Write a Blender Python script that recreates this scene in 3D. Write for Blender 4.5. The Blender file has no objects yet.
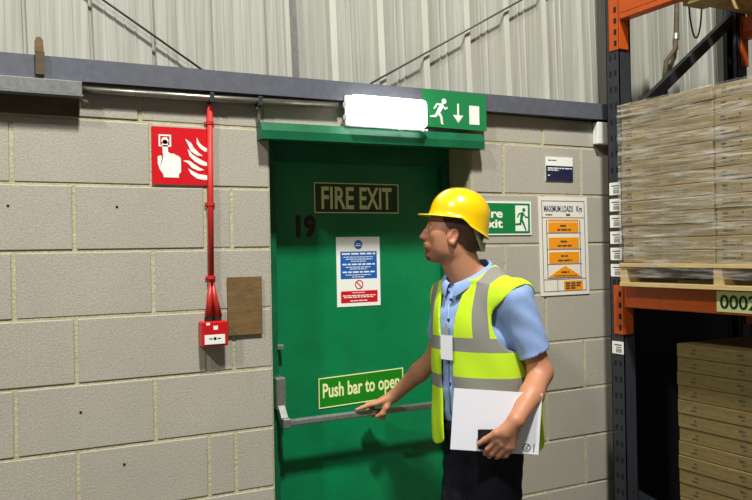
import bpy, bmesh, math, random
import numpy as np
from mathutils import Vector, Matrix
random.seed(7)
SC = bpy.context.scene
COL = SC.collection

# ------------------------------------------------------------------ camera, world, lights, exposure
cam_d = bpy.data.cameras.new('camera'); cam = bpy.data.objects.new('camera', cam_d); COL.objects.link(cam)
cam_d.sensor_width = 36.0; cam_d.lens = 36.0 * 804.51 / 752.0; cam_d.clip_start = 0.05; cam_d.clip_end = 100
_r = Vector((0.88162, -0.471629, -0.01767)); _u = Vector((0.014856, -0.009689, 0.999843)); _f = Vector((0.471726, 0.881744, 0.001535))
_M = Matrix((_r, _u, -_f)).transposed().to_4x4(); _M.translation = Vector((-0.19408, -2.87079, 1.63123))
cam.matrix_world = _M
SC.camera = cam
vs = SC.view_settings
vs.view_transform = 'Standard'; vs.look = 'None'; vs.gamma = 1.0; vs.exposure = 0.0; vs.use_curve_mapping = False
W = bpy.data.worlds.new('warehouse_air'); SC.world = W; W.use_nodes = True
W.node_tree.nodes['Background'].inputs[0].default_value = (0.95, 1.0, 0.93, 1)
W.node_tree.nodes['Background'].inputs[1].default_value = 0.085
def area(name, loc, target, sx, sy, power, col):
    d = bpy.data.lights.new(name, 'AREA'); d.shape = 'RECTANGLE'; d.size = sx; d.size_y = sy
    d.energy = power; d.color = col
    o = bpy.data.objects.new(name, d); COL.objects.link(o); o.location = loc
    o.rotation_euler = (Vector(target) - Vector(loc)).to_track_quat('-Z', 'Y').to_euler()
    return o
area('high_bay_lamp', (0.5, -3.1, 7.0), (1.0, 0, 1.5), 0.4, 0.4, 590, (1.0, 0.985, 0.93))
area('far_high_bay_lamp', (-4.5, -3.6, 7.0), (0.5, 0, 1.5), 0.4, 0.4, 330, (1.0, 0.985, 0.94))

# ------------------------------------------------------------------ materials
def s2l(c):
    return tuple(((v / 255) / 12.92 if v / 255 <= 0.04045 else ((v / 255 + 0.055) / 1.055) ** 2.4) for v in c) + (1,)
def nd(nt, t, **kw):
    n = nt.nodes.new(t)
    for k, v in kw.items(): setattr(n, k, v)
    return n
def mat(name, rgb, rough=0.6, metal=0.0, noise=0.0, nscale=20.0, rgb2=None, bump=0.0, bscale=None, stretch=(1, 1, 1), emit=None, spec=0.5, detail=6, coat=0, sub=0):
    m = bpy.data.materials.new(name); m.use_nodes = True; nt = m.node_tree
    b = nt.nodes['Principled BSDF']
    b.inputs['Base Color'].default_value = s2l(rgb); b.inputs['Roughness'].default_value = rough; b.inputs['Metallic'].default_value = metal
    b.inputs['Specular IOR Level'].default_value = spec
    if coat: b.inputs['Coat Weight'].default_value = coat; b.inputs['Coat Roughness'].default_value = 0.12
    if sub: b.inputs['Subsurface Weight'].default_value = sub; b.inputs['Subsurface Radius'].default_value = (0.01, 0.004, 0.002)
    tc = nd(nt, 'ShaderNodeTexCoord'); mp = nd(nt, 'ShaderNodeMapping'); mp.inputs['Scale'].default_value = stretch
    nt.links.new(tc.outputs['Object'], mp.inputs['Vector'])
    if noise or rgb2:
        n = nd(nt, 'ShaderNodeTexNoise'); n.inputs['Scale'].default_value = nscale; n.inputs['Detail'].default_value = detail
        n.inputs['Roughness'].default_value = 0.65
        nt.links.new(mp.outputs[0], n.inputs['Vector'])
        rp = nd(nt, 'ShaderNodeMapRange'); rp.inputs['From Min'].default_value = 0.3; rp.inputs['From Max'].default_value = 0.7
        nt.links.new(n.outputs['Fac'], rp.inputs['Value'])
        mx = nd(nt, 'ShaderNodeMix', data_type='RGBA')
        c1 = s2l(rgb)
        c2 = s2l(rgb2) if rgb2 else tuple(c * (1 - noise) for c in c1[:3]) + (1,)
        mx.inputs[6].default_value = c1; mx.inputs[7].default_value = c2
        nt.links.new(rp.outputs[0], mx.inputs[0]); nt.links.new(mx.outputs[2], b.inputs['Base Color'])
    if bump:
        n2 = nd(nt, 'ShaderNodeTexNoise'); n2.inputs['Scale'].default_value = bscale or nscale; n2.inputs['Detail'].default_value = 5
        nt.links.new(mp.outputs[0], n2.inputs['Vector'])
        bp = nd(nt, 'ShaderNodeBump'); bp.inputs['Strength'].default_value = bump; bp.inputs['Distance'].default_value = 0.01
        nt.links.new(n2.outputs['Fac'], bp.inputs['Height']); nt.links.new(bp.outputs[0], b.inputs['Normal'])
    if emit:
        b.inputs['Emission Color'].default_value = s2l(emit[0]); b.inputs['Emission Strength'].default_value = emit[1]
    return m

def block_mat():
    m = mat('concrete_block', (177, 171, 157), 0.95, noise=0.1, nscale=3.0, bump=0.16, bscale=140, spec=0.15)
    nt = m.node_tree; b = nt.nodes['Principled BSDF']
    src = b.inputs['Base Color'].links[0].from_socket
    tc = nd(nt, 'ShaderNodeTexCoord')
    # pores and fine aggregate
    n = nd(nt, 'ShaderNodeTexNoise'); n.inputs['Scale'].default_value = 150; n.inputs['Detail'].default_value = 4; n.inputs['Roughness'].default_value = 0.8
    nt.links.new(tc.outputs['Object'], n.inputs['Vector'])
    r = nd(nt, 'ShaderNodeMapRange'); r.inputs['From Min'].default_value = 0.36; r.inputs['From Max'].default_value = 0.62; r.inputs['To Min'].default_value = 0.82; r.inputs['To Max'].default_value = 1.07
    nt.links.new(n.outputs['Fac'], r.inputs['Value'])
    mx = nd(nt, 'ShaderNodeMix', data_type='RGBA', blend_type='MULTIPLY'); mx.inputs[0].default_value = 1
    nt.links.new(src, mx.inputs[6]); nt.links.new(r.outputs[0], mx.inputs[7])
    # scuffs: scarce dark smudges
    n3 = nd(nt, 'ShaderNodeTexNoise'); n3.inputs['Scale'].default_value = 2.3; n3.inputs['Detail'].default_value = 8; n3.inputs['Roughness'].default_value = 0.75
    nt.links.new(tc.outputs['Object'], n3.inputs['Vector'])
    r3 = nd(nt, 'ShaderNodeMapRange'); r3.inputs['From Min'].default_value = 0.64; r3.inputs['From Max'].default_value = 0.76; r3.inputs['To Min'].default_value = 0; r3.inputs['To Max'].default_value = 0.55
    nt.links.new(n3.outputs['Fac'], r3.inputs['Value'])
    m3 = nd(nt, 'ShaderNodeMix', data_type='RGBA'); m3.inputs[7].default_value = s2l((105, 100, 85))
    nt.links.new(r3.outputs[0], m3.inputs[0]); nt.links.new(mx.outputs[2], m3.inputs[6]); nt.links.new(m3.outputs[2], b.inputs['Base Color'])
    return m
M = {}
M['block'] = block_mat()
M['mortar'] = mat('mortar', (192, 186, 156), 0.95, rgb2=(170, 163, 130), nscale=14, bump=0.4, bscale=90, spec=0.1)
M['floor'] = mat('painted_concrete_floor', (96, 97, 92), 0.45, noise=0.3, nscale=4)
M['clad'] = mat('cream_sheet_metal', (178, 178, 168), 0.5, rgb2=(142, 142, 130), nscale=2.2, stretch=(22, 1, 0.45), bump=0.05, bscale=6, detail=8)
M['clad_rib'] = mat('rib_highlight_cream', (196, 196, 184), 0.5, rgb2=(178, 178, 164), nscale=2.2, stretch=(9, 1, 0.5))  # paler cream puts the highlight of the rib tops into the colour
M['rail'] = mat('grey_painted_steel', (92, 95, 104), 0.6, noise=0.25, nscale=30, bump=0.08)
M['galv'] = mat('galvanised_steel', (170, 172, 168), 0.42, 0.7, noise=0.3, nscale=60)
M['pipe'] = mat('dull_steel_pipe', (150, 146, 134), 0.35, 0.75, noise=0.3, nscale=25)
M['darkbrown'] = mat('dark_brown_grain', (96, 82, 60), 0.8, rgb2=(70, 58, 42), nscale=8, stretch=(1, 1, 6), bump=0.1)
M['ply'] = mat('brown_plywood', (126, 98, 58), 0.7, rgb2=(92, 70, 38), nscale=9, stretch=(1, 1, 3), bump=0.15, bscale=30)
M['green'] = mat('green_gloss_paint', (6, 130, 76), 0.34, rgb2=(8, 110, 66), nscale=5, bump=0.12, bscale=120, spec=0.4)
M['green_frame'] = mat('green_frame_paint', (18, 104, 66), 0.4, rgb2=(14, 84, 54), nscale=8, bump=0.06, bscale=60, spec=0.35)
M['black'] = mat('black_rubber', (22, 22, 22), 0.7)
M['numeral'] = mat('black_numeral_paint', (14, 20, 18), 0.6)
M['green_sign'] = mat('green_sign_plastic', (28, 126, 72), 0.4)
M['green_sign2'] = mat('safety_green_print', (0, 122, 58), 0.4)
M['green_dark'] = mat('dark_green_print', (20, 62, 30), 0.5)
M['green_push'] = mat('leaf_green_print', (20, 128, 22), 0.4)
M['glow'] = mat('pale_yellow_print', (236, 240, 172), 0.5)
M['white'] = mat('white_plastic', (226, 226, 218), 0.4)
M['whiteprint'] = mat('white_print', (236, 238, 230), 0.5)
M['paper'] = mat('white_paper', (232, 233, 240), 0.8)
M['red'] = mat('red_print', (204, 14, 28), 0.4)
M['redtube'] = mat('red_conduit', (196, 36, 32), 0.55)
M['redbox'] = mat('red_plastic', (196, 20, 24), 0.3)
M['redcable'] = mat('red_cable', (190, 40, 30), 0.4, rgb2=(150, 26, 22), nscale=30, stretch=(6, 6, 0.5))
M['blue'] = mat('blue_print', (24, 92, 176), 0.45)
M['navy'] = mat('navy_print', (34, 36, 66), 0.45)
M['outline'] = mat('indigo_print', (70, 72, 116), 0.5)
M['orangeprint'] = mat('orange_print', (238, 148, 14), 0.5)
M['poster'] = mat('off_white_poster', (226, 222, 206), 0.5)
M['orange'] = mat('orange_powder_coat', (192, 80, 12), 0.45, noise=0.2, nscale=20)
M['rackblue'] = mat('dark_grey_powder_coat', (48, 51, 58), 0.5, noise=0.25, nscale=15)
M['slot'] = mat('slot_shadow_black', (10, 10, 11), 0.9)
M['card'] = mat('cardboard', (152, 132, 92), 0.85, rgb2=(124, 106, 70), nscale=6, stretch=(1, 1, 8), spec=0.2)
M['card2'] = mat('brown_cardboard', (132, 114, 72), 0.85, rgb2=(100, 86, 52), nscale=10, stretch=(1, 1, 10), spec=0.2)
M['ink'] = mat('carton_ink', (66, 62, 50), 0.8)
M['ink2'] = mat('pale_carton_ink', (118, 108, 82), 0.8)
M['pallet'] = mat('pale_pine', (206, 182, 128), 0.8, rgb2=(176, 148, 96), nscale=8, stretch=(6, 0.7, 6))
M['cable'] = mat('black_cable', (26, 26, 28), 0.5)
M['wire'] = mat('steel_wire', (78, 78, 76), 0.5, 0.4)
M['eye'] = mat('eye_white', (225, 220, 210), 0.15)
M['iris'] = mat('iris', (70, 84, 84), 0.15)
M['hair'] = mat('brown_hair', (92, 62, 40), 0.75, rgb2=(58, 38, 26), nscale=60, stretch=(1, 1, 0.3), bump=0.5, bscale=160)
M['beard'] = mat('auburn_beard', (128, 72, 44), 0.8, rgb2=(84, 44, 26), nscale=90, bump=0.5, bscale=200)
M['hat'] = mat('yellow_hard_hat', (240, 196, 4), 0.25, spec=0.5, coat=0.5)
M['strap'] = mat('grey_harness', (160, 160, 146), 0.7)
M['shirt'] = mat('light_blue_cotton', (148, 174, 220), 0.85, noise=0.12, nscale=60, bump=0.08, bscale=400, spec=0.2)
M['trousers'] = mat('black_trouser_cloth', (24, 25, 36), 0.85, noise=0.2, nscale=30, spec=0.2)
M['button'] = mat('dark_button', (60, 64, 80), 0.4)
M['phone'] = mat('black_phone_case', (20, 21, 26), 0.35)
M['shoe'] = mat('black_leather', (18, 17, 16), 0.35)
M['lamp'] = mat('lit_diffuser', (255, 255, 255), 0.3, emit=((255, 253, 255), 4.5))
M['lampbase'] = mat('milky_lamp_housing', (235, 233, 235), 0.3, emit=((250, 248, 255), 0.05))
M['dark'] = mat('rack_shade_black', (26, 27, 30), 0.8)  # flat black that stands in for shade in the lower rack bay
def attr_mat(name, attr, rough, sub=0, bump=0):
    m = mat(name, (200, 150, 120), rough, sub=sub, bump=bump, bscale=220)
    nt = m.node_tree; a = nd(nt, 'ShaderNodeAttribute', attribute_name=attr)
    nt.links.new(a.outputs['Color'], nt.nodes['Principled BSDF'].inputs['Base Color']); return m
M['skin'] = attr_mat('skin', 'tone', 0.5, sub=0.08, bump=0.06)
def vest_mat():
    m = mat('yellow_vest_with_silver_bands', (210, 240, 20), 0.8, bump=0.12, bscale=350, spec=0.2)
    nt = m.node_tree; b = nt.nodes['Principled BSDF']
    a = nd(nt, 'ShaderNodeAttribute', attribute_name='band')
    lt = nd(nt, 'ShaderNodeMath', operation='LESS_THAN'); lt.inputs[1].default_value = 0
    nt.links.new(a.outputs['Fac'], lt.inputs[0])
    mx = nd(nt, 'ShaderNodeMix', data_type='RGBA'); mx.inputs[6].default_value = (0.52, 0.76, 0.025, 1); mx.inputs[7].default_value = s2l((136, 134, 126))
    nt.links.new(lt.outputs[0], mx.inputs[0]); nt.links.new(mx.outputs[2], b.inputs['Base Color']); return m
M['vest'] = vest_mat()
def wrap_mat(name, op):
    m = bpy.data.materials.new(name); m.use_nodes = True; nt = m.node_tree
    b = nt.nodes['Principled BSDF']; out = nt.nodes['Material Output']
    b.inputs['Base Color'].default_value = (0.75, 0.75, 0.7, 1); b.inputs['Roughness'].default_value = 0.22
    tr = nd(nt, 'ShaderNodeBsdfTransparent'); ms = nd(nt, 'ShaderNodeMixShader')
    tc = nd(nt, 'ShaderNodeTexCoord'); mp = nd(nt, 'ShaderNodeMapping'); mp.inputs['Scale'].default_value = (4, 3.0, 44); mp.inputs['Rotation'].default_value = (0.16, 0, 0)
    nt.links.new(tc.outputs['Object'], mp.inputs[0])
    n = nd(nt, 'ShaderNodeTexNoise'); n.inputs['Scale'].default_value = 1.6; n.inputs['Detail'].default_value = 7; n.inputs['Roughness'].default_value = 0.7
    nt.links.new(mp.outputs[0], n.inputs['Vector'])
    r = nd(nt, 'ShaderNodeMapRange'); r.inputs['From Min'].default_value = 0.47; r.inputs['From Max'].default_value = 0.72; r.inputs['To Min'].default_value = 0.06; r.inputs['To Max'].default_value = op
    nt.links.new(n.outputs['Fac'], r.inputs['Value'])
    bp = nd(nt, 'ShaderNodeBump'); bp.inputs['Strength'].default_value = 0.8; bp.inputs['Distance'].default_value = 0.02
    nt.links.new(n.outputs['Fac'], bp.inputs['Height']); nt.links.new(bp.outputs[0], b.inputs['Normal'])
    nt.links.new(r.outputs[0], ms.inputs[0]); nt.links.new(tr.outputs[0], ms.inputs[1]); nt.links.new(b.outputs[0], ms.inputs[2])
    nt.links.new(ms.outputs[0], out.inputs['Surface']); return m
M['wrap'] = wrap_mat('stretch_film', 0.6)

# ------------------------------------------------------------------ mesh helpers
def obj(name, bm, ms, parent=None, smooth=False, loc=None):
    me = bpy.data.meshes.new(name)
    bmesh.ops.recalc_face_normals(bm, faces=bm.faces)
    bm.to_mesh(me); bm.free()
    if not isinstance(ms, (list, tuple)): ms = [ms]
    for m in ms: me.materials.append(M[m])
    if smooth: me.polygons.foreach_set('use_smooth', [True] * len(me.polygons))
    o = bpy.data.objects.new(name, me); COL.objects.link(o)
    if parent is not None: attach(o, parent)
    if loc is not None: recentre(o, loc)
    return o
def attach(o, parent):
    o.parent = parent
    o.matrix_parent_inverse = Matrix.Translation(-parent_world(parent))
def parent_world(p):
    return Vector(p.location)
def recentre(o, loc):
    loc = Vector(loc); o.data.transform(Matrix.Translation(-loc)); o.location = loc
def empty(name, loc):
    o = bpy.data.objects.new(name, None); COL.objects.link(o); o.location = loc; o.empty_display_size = 0.1; return o
def tag(o, label, cat, group=None, kind=None):
    o['label'] = label; o['category'] = cat
    if group: o['group'] = group
    if kind: o['kind'] = kind
    return o
def struct(o): o['kind'] = 'structure'; return o
def box(bm, x0, x1, y0, y1, z0, z1, bev=0, mi=0, seg=1):
    r = bmesh.ops.create_cube(bm, size=1.0)
    vsx = r['verts']
    for v in vsx:
        v.co = Vector((x0 + (v.co.x + .5) * (x1 - x0), y0 + (v.co.y + .5) * (y1 - y0), z0 + (v.co.z + .5) * (z1 - z0)))
    fs = set(f for v in vsx for f in v.link_faces)
    for f in fs: f.material_index = mi
    if bev:
        es = list(set(e for v in vsx for e in v.link_edges))
        rr = bmesh.ops.bevel(bm, geom=es, offset=bev, segments=seg, affect='EDGES', profile=0.5)
        for f in rr['faces']: f.material_index = mi
    return vsx
def B(*a, **k):
    bm = bmesh.new(); box(bm, *a, **k); return bm
def frame_of(d):
    d = d.normalized(); a = Vector((0, 0, 1)) if abs(d.z) < 0.9 else Vector((1, 0, 0))
    u = d.cross(a).normalized(); return u, d.cross(u).normalized()
def tube(bm, pts, r, n=10, mi=0, cap=True):
    pts = [Vector(p) for p in pts]; rs = r if isinstance(r, (list, tuple)) else [r] * len(pts)
    rings = []
    u = None
    for i, p in enumerate(pts):
        d = (pts[min(i + 1, len(pts) - 1)] - pts[max(i - 1, 0)]).normalized()
        if u is None: u, w = frame_of(d)
        else:
            u = (u - d * u.dot(d)).normalized(); w = d.cross(u)
        rings.append([bm.verts.new(p + (u * math.cos(2 * math.pi * k / n) + w * math.sin(2 * math.pi * k / n)) * rs[i]) for k in range(n)])
    for a, b in zip(rings, rings[1:]):
        for k in range(n):
            f = bm.faces.new((a[k], a[(k + 1) % n], b[(k + 1) % n], b[k])); f.material_index = mi
    if cap:
        for q in (rings[0], rings[-1]):
            f = bm.faces.new(q); f.material_index = mi
def prism_xz(bm, poly, y0, y1, mi=0):
    """polygon in x,z extruded along y"""
    a = [bm.verts.new((x, y0, z)) for x, z in poly]; b = [bm.verts.new((x, y1, z)) for x, z in poly]
    fs = [bm.faces.new(a), bm.faces.new(b)]
    n = len(poly)
    for k in range(n): fs.append(bm.faces.new((a[k], a[(k + 1) % n], b[(k + 1) % n], b[k])))
    for f in fs: f.material_index = mi
    if n > 4: bmesh.ops.triangulate(bm, faces=fs[:2])
def prism_yz(bm, poly, x0, x1, mi=0):
    a = [bm.verts.new((x0, y, z)) for y, z in poly]; b = [bm.verts.new((x1, y, z)) for y, z in poly]
    fs = [bm.faces.new(a), bm.faces.new(b)]; n = len(poly)
    for k in range(n): fs.append(bm.faces.new((a[k], a[(k + 1) % n], b[(k + 1) % n], b[k])))
    for f in fs: f.material_index = mi
def stroke(bm, pts, w, y0, y1, mi=0):
    """thick rounded polyline in the x-z plane; w may be a list"""
    ws = w if isinstance(w, (list, tuple)) else [w] * len(pts)
    for i in range(len(pts) - 1):
        (ax, az), (bx, bz) = pts[i], pts[i + 1]
        an = math.atan2(bz - az, bx - ax); poly = []
        for k in range(7):
            t = an + math.pi / 2 + math.pi * k / 6; poly.append((ax + math.cos(t) * ws[i] / 2, az + math.sin(t) * ws[i] / 2))
        for k in range(7):
            t = an - math.pi / 2 + math.pi * k / 6; poly.append((bx + math.cos(t) * ws[i + 1] / 2, bz + math.sin(t) * ws[i + 1] / 2))
        e = i * 0.00005
        prism_xz(bm, poly, y0 - e, y1, mi)
def disc(bm, x, z, r, y0, y1, mi=0, n=28):
    prism_xz(bm, [(x + r * math.cos(2 * math.pi * k / n), z + r * math.sin(2 * math.pi * k / n)) for k in range(n)], y0, y1, mi)
def ring_frame(bm, x0, x1, z0, z1, w, y0, y1, mi=0):
    box(bm, x0, x1, y0, y1, z1 - w, z1, mi=mi); box(bm, x0, x1, y0, y1, z0, z0 + w, mi=mi)
    box(bm, x0, x0 + w, y0, y1, z0 + w, z1 - w, mi=mi); box(bm, x1 - w, x1, y0, y1, z0 + w, z1 - w, mi=mi)
def text(bm, s, x0, x1, z0, z1, y, mi=0, bold=0.0, depth=0.0008, align=None):
    """lettering fitted into the rectangle x0..x1, z0..z1 on the plane y, facing -y"""
    cu = bpy.data.curves.new('t', 'FONT'); cu.body = s; cu.size = 1; cu.offset = bold; cu.extrude = 0.0; cu.resolution_u = 3
    if align: cu.align_x = align
    cu.space_line = 0.85
    to = bpy.data.objects.new('t', cu); COL.objects.link(to)
    dg = bpy.context.evaluated_depsgraph_get(); me = bpy.data.meshes.new_from_object(to.evaluated_get(dg))
    v = np.array([q.co[:] for q in me.vertices]); mn = v.min(0); mxx = v.max(0)
    sx = (x1 - x0) / (mxx[0] - mn[0]); sz = (z1 - z0) / (mxx[1] - mn[1])
    vv = [bm.verts.new((x0 + (p[0] - mn[0]) * sx, y - depth, z0 + (p[1] - mn[1]) * sz)) for p in v]
    fs = []
    for pl in me.polygons:
        try: f = bm.faces.new([vv[i] for i in pl.vertices]); f.material_index = mi; fs.append(f)
        except ValueError: pass
    bpy.data.objects.remove(to); bpy.data.curves.remove(cu); bpy.data.meshes.remove(me)
    ex = bmesh.ops.extrude_face_region(bm, geom=fs)
    for g in ex['geom']:
        if isinstance(g, bmesh.types.BMVert): g.co.y += depth * 0.9
        if isinstance(g, bmesh.types.BMFace): g.material_index = mi
def bars(bm, x0, x1, z, h, y, mi=0, seed=0, depth=0.0006):
    """a line of tiny unreadable print"""
    rr = random.Random(seed); x = x0
    while x < x1 - 0.002:
        w = min(rr.uniform(2.2, 6) * h, x1 - x); box(bm, x, x + w, y - depth, y, z - h / 2, z + h / 2, mi=mi); x += w + h * 0.9

# ------------------------------------------------------------------ the setting: block wall with the doorway
OL, OR = 0.894, 1.812      # doorway edges
WT = 0.215                 # wall thickness
def wall_blocks():
    bm = bmesh.new(); rr = random.Random(3)
    def run(z0, z1, cuts):
        for a, b in zip(cuts, cuts[1:]):
            if b - a < 0.02: continue
            j = 0.0065; e = rr.uniform(-0.0012, 0.0012)
            box(bm, a + j, b - j, e, WT, z0 + 0.005, z1 - 0.005, bev=0.0025, mi=0)
    for n in range(-1, 10):
        zt = 2.1 - 0.225 * n; zb = max(zt - 0.225, 0.0)
        if zt <= 0.02: break
        if n == -1:
            cuts = [-2.7] + [-2.287 + .45 * k for k in range(0, 17)]
            run(zb, 2.225, cuts)
            continue
        odd = n % 2 == 1
        if odd: left = [-2.51 + .45 * k for k in range(6)] + [0.19, 0.64, 0.74, OL]
        else: left = [-2.7 + .45 * k for k in range(6)] + [0, .45, OL]
        if odd: right = [OR] + [2.213 + .45 * k for k in range(8)]
        else: right = [OR] + [1.988 + .45 * k for k in range(8)]
        run(zb, zt, left); run(zb, zt, right)
    for hx, hz in ((-.013, 1.80), (.33, 1.80), (.20, 1.105), (.34, .91)): disc(bm, hx, hz, .0045, -.0018, .003, mi=2, n=10)
    # mortar bed behind the block faces
    for x0, x1, z0, z1 in ((-2.7, OL - .003, 0, 2.1), (OR + .003, 5.2, 0, 2.1), (-2.7, 5.2, 2.1, 2.225)):
        box(bm, x0, x1, 0.0032, WT - .004, z0, z1, mi=1)
    return bm
struct(obj('wall_back', wall_blocks(), ['block', 'mortar', 'slot']))
struct(obj('floor', B(-3.2, 5.5, -5.5, 1.2, -0.1, 0), 'floor'))
# profiled sheet wall above
def clad(xs0, xs1, phase, pitch, deep, z0=2.2, z1=3.6):
    prof = []
    x = xs0 + phase
    while x < xs1:
        prof += [(x - .024, 0), (x - .016, -deep), (x + .013, -deep), (x + .022, 0)]
        for q in (.080, .115): prof += [(x + q, 0), (x + q + .004, -.004), (x + q + .008, -.004), (x + q + .012, 0)]
        x += pitch
    return prof
def clad_mesh():
    bm = bmesh.new()
    left = []
    x = -2.2 + 0.107 - 0.012
    while x < 0.93:      # flat liner trays with narrow seams
        left += [(x, 0.0), (x + .004, .012), (x + .012, .012), (x + .016, 0.0)]
        for q in (.05, .085, .12, .155): left += [(x + q, 0), (x + q + .003, -.0016), (x + q + .007, -.0016), (x + q + .01, 0)]
        x += .2155
    left = [p for p in left if p[0] < 0.975]
    right = [(0.975, 0.0), (0.98, 0.014), (1.0, 0.014), (1.005, 0)] + [p for p in clad(1.19, 5.3, 0.014, 0.2175, 0.026)]
    prof = left + right
    lean = 0.03
    for (a, ya), (b, yb) in zip(prof, prof[1:]):
        q = [bm.verts.new((a - 0, ya + .075, 2.2)), bm.verts.new((b, yb + .075, 2.2)), bm.verts.new((b - lean * 1.4, yb + .075, 3.6)), bm.verts.new((a - lean * 1.4, ya + .075, 3.6))]
        f = bm.faces.new(q)
        if ya < -.02 and yb < -.02: f.material_index = 1
    bmesh.ops.remove_doubles(bm, verts=bm.verts, dist=0.0001)
    r = bmesh.ops.extrude_face_region(bm, geom=bm.faces[:])
    for g in r['geom']:
        if isinstance(g, bmesh.types.BMVert): g.co.y += 0.003
    return bm
struct(obj('wall_upper', clad_mesh(), ['clad', 'clad_rib']))
# grey steel rail along the head of the block wall
bm = bmesh.new(); vv = box(bm, -2.6, 5.2, -0.04, 0.065, 2.222, 2.297)
for v in vv: v.co.z += (v.co.x - 1.0) * (0.006 if v.co.z > 2.26 else 0.007)
struct(obj('trim_1', bm, 'rail'))
bm = bmesh.new(); vv = box(bm, 1.022, 1.04, 0.045, 0.078, 2.3, 3.6)
for v in vv: v.co.x -= (v.co.z - 2.3) * 0.03
struct(obj('trim_2', bm, 'galv'))

# ------------------------------------------------------------------ door
door = empty('door_1', (1.35, 0.2, 0)); struct(door)
bm = bmesh.new()
box(bm, OL + .002, 0.978, 0.165, 0.212, 0, 2.095, bev=.002); box(bm, 1.775, OR - .002, 0.165, 0.212, 0, 2.095, bev=.002)
box(bm, 0.978, 1.775, 0.165, 0.212, 2.006, 2.095); box(bm, OL + .002, OR - .002, 0.2455, 0.26, 0, 2.095)
obj('door_frame', bm, 'green_frame', door)
leaf = obj('door_leaf', B(0.984, 1.7755, 0.2, 0.245, 0.008, 2.0065, bev=.0005), 'green', door)
obj('door_seal', B(0.978, 0.986, 0.192, 0.21, 0.0, 2.008), 'black', door)
bm = bmesh.new(); text(bm, '19', 1.077, 1.168, 1.69, 1.787, 0.2, bold=0.05)
n19 = obj('painted_number', bm, 'numeral', door); n19['label'] = 'black painted number 19'
obj('bolt_plate', B(0.972, 1.0, 0.158, 0.199, 1.243, 1.262, bev=.002), 'galv', door)
bar = bpy.data.objects.new('push_bar', None)
# push bar (part) with brackets as sub-parts
bm = bmesh.new()
box(bm, 0.965, 1.76, 0.078, 0.104, 0.949, 0.975, bev=.006, seg=2)
pb = obj('push_bar', bm, 'galv', door); bpy.data.objects.remove(bar)
for x0 in (0.955, 1.718):
    bm = bmesh.new()
    box(bm, x0, x0 + .042, 0.135, 0.198, 1.005, 1.135, bev=.006, seg=2)
    prism_yz(bm, [(0.14, 1.03), (0.17, 1.03), (0.108, 0.945), (0.08, 0.955)], x0 + .006, x0 + .034)
    box(bm, x0 + .004, x0 + .038, 0.076, 0.108, 0.943, 0.981, bev=.004)
    obj('bracket', bm, 'galv', pb)

# canopy strip over the doorway
bm = bmesh.new()
prism_yz(bm, [(-0.001, 2.125), (-0.001, 2.058), (-0.06, 2.058), (-0.06, 2.09), (-0.042, 2.122)], 0.842, 1.846)
for v in bm.verts: v.co.z += (v.co.x - 1.3) * 0.006
tag(obj('door_canopy', bm, 'green_frame'), 'green painted weather strip across the head of the doorway', 'door canopy')

# ------------------------------------------------------------------ services at the head of the wall
bm = bmesh.new()
box(bm, -1.9, 0.214, -0.062, -0.042, 2.170, 2.212, bev=.002); box(bm, -1.9, 0.216, -0.067, -0.001, 2.162, 2.168)
tag(obj('cable_trunking', bm, 'galv'), 'galvanised steel trunking under the grey rail at far left', 'trunking')
tag(obj('brown_strip', B(-1.9, 0.21, -0.008, -0.0015, 2.103, 2.161), 'darkbrown'), 'dark brown strip on the wall just below the steel trunking', 'board')  # thin dark brown strip below the trunking
bm = bmesh.new(); tube(bm, [(0.218, -.026, 2.192), (0.7, -.026, 2.196), (1.17, -.026, 2.205)], .0125, 14)
pipe = tag(obj('conduit_pipe', bm, 'pipe', smooth=True), 'thin bare steel conduit running from the trunking to the lit lamp', 'pipe')
for x in (0.662, 0.845):
    obj('pipe_clip', B(x - .008, x + .008, -.044, -.001, 2.178, 2.215, bev=.003), 'rackblue', pipe)
bm = bmesh.new(); tube(bm, [(0.845, -.02, 2.185), (0.845, -.02, 2.126)], .006, 8); box(bm, .835, .855, -.028, -.012, 2.165, 2.178, bev=.002)
obj('drop_pipe', bm, 'pipe', pipe)
bm = bmesh.new()
prism_xz(bm, [(0.071, 2.30), (0.071, 2.335), (0.076, 2.346), (0.088, 2.348), (0.096, 2.338), (0.098, 2.30)], -0.056, -0.042, 0)
box(bm, 0.072, 0.1, -0.058, -0.0415, 2.226, 2.30, mi=1)  # lower part of the stub in a darker brown
tag(obj('timber_stub', bm, ['ply', 'darkbrown']), 'short brown timber stub standing up in front of the grey rail', 'timber stub')
for nm, pts, lb in (('stay_wire', [(-0.06, .052, 2.75), (0.66, .052, 2.31)], 'taut dark wire slanting down to the rail above the fire alarm sign'),
                    ('stay_wire', [(2.66, .036, 3.062), (1.350, .036, 2.318)], 'taut dark wire slanting down to the rail above the lit lamp')):
    bm = bmesh.new(); tube(bm, pts, .0042, 8); tag(obj(nm, bm, 'wire', smooth=True), lb, 'wire', 'stay wires across the sheet wall')

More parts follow.
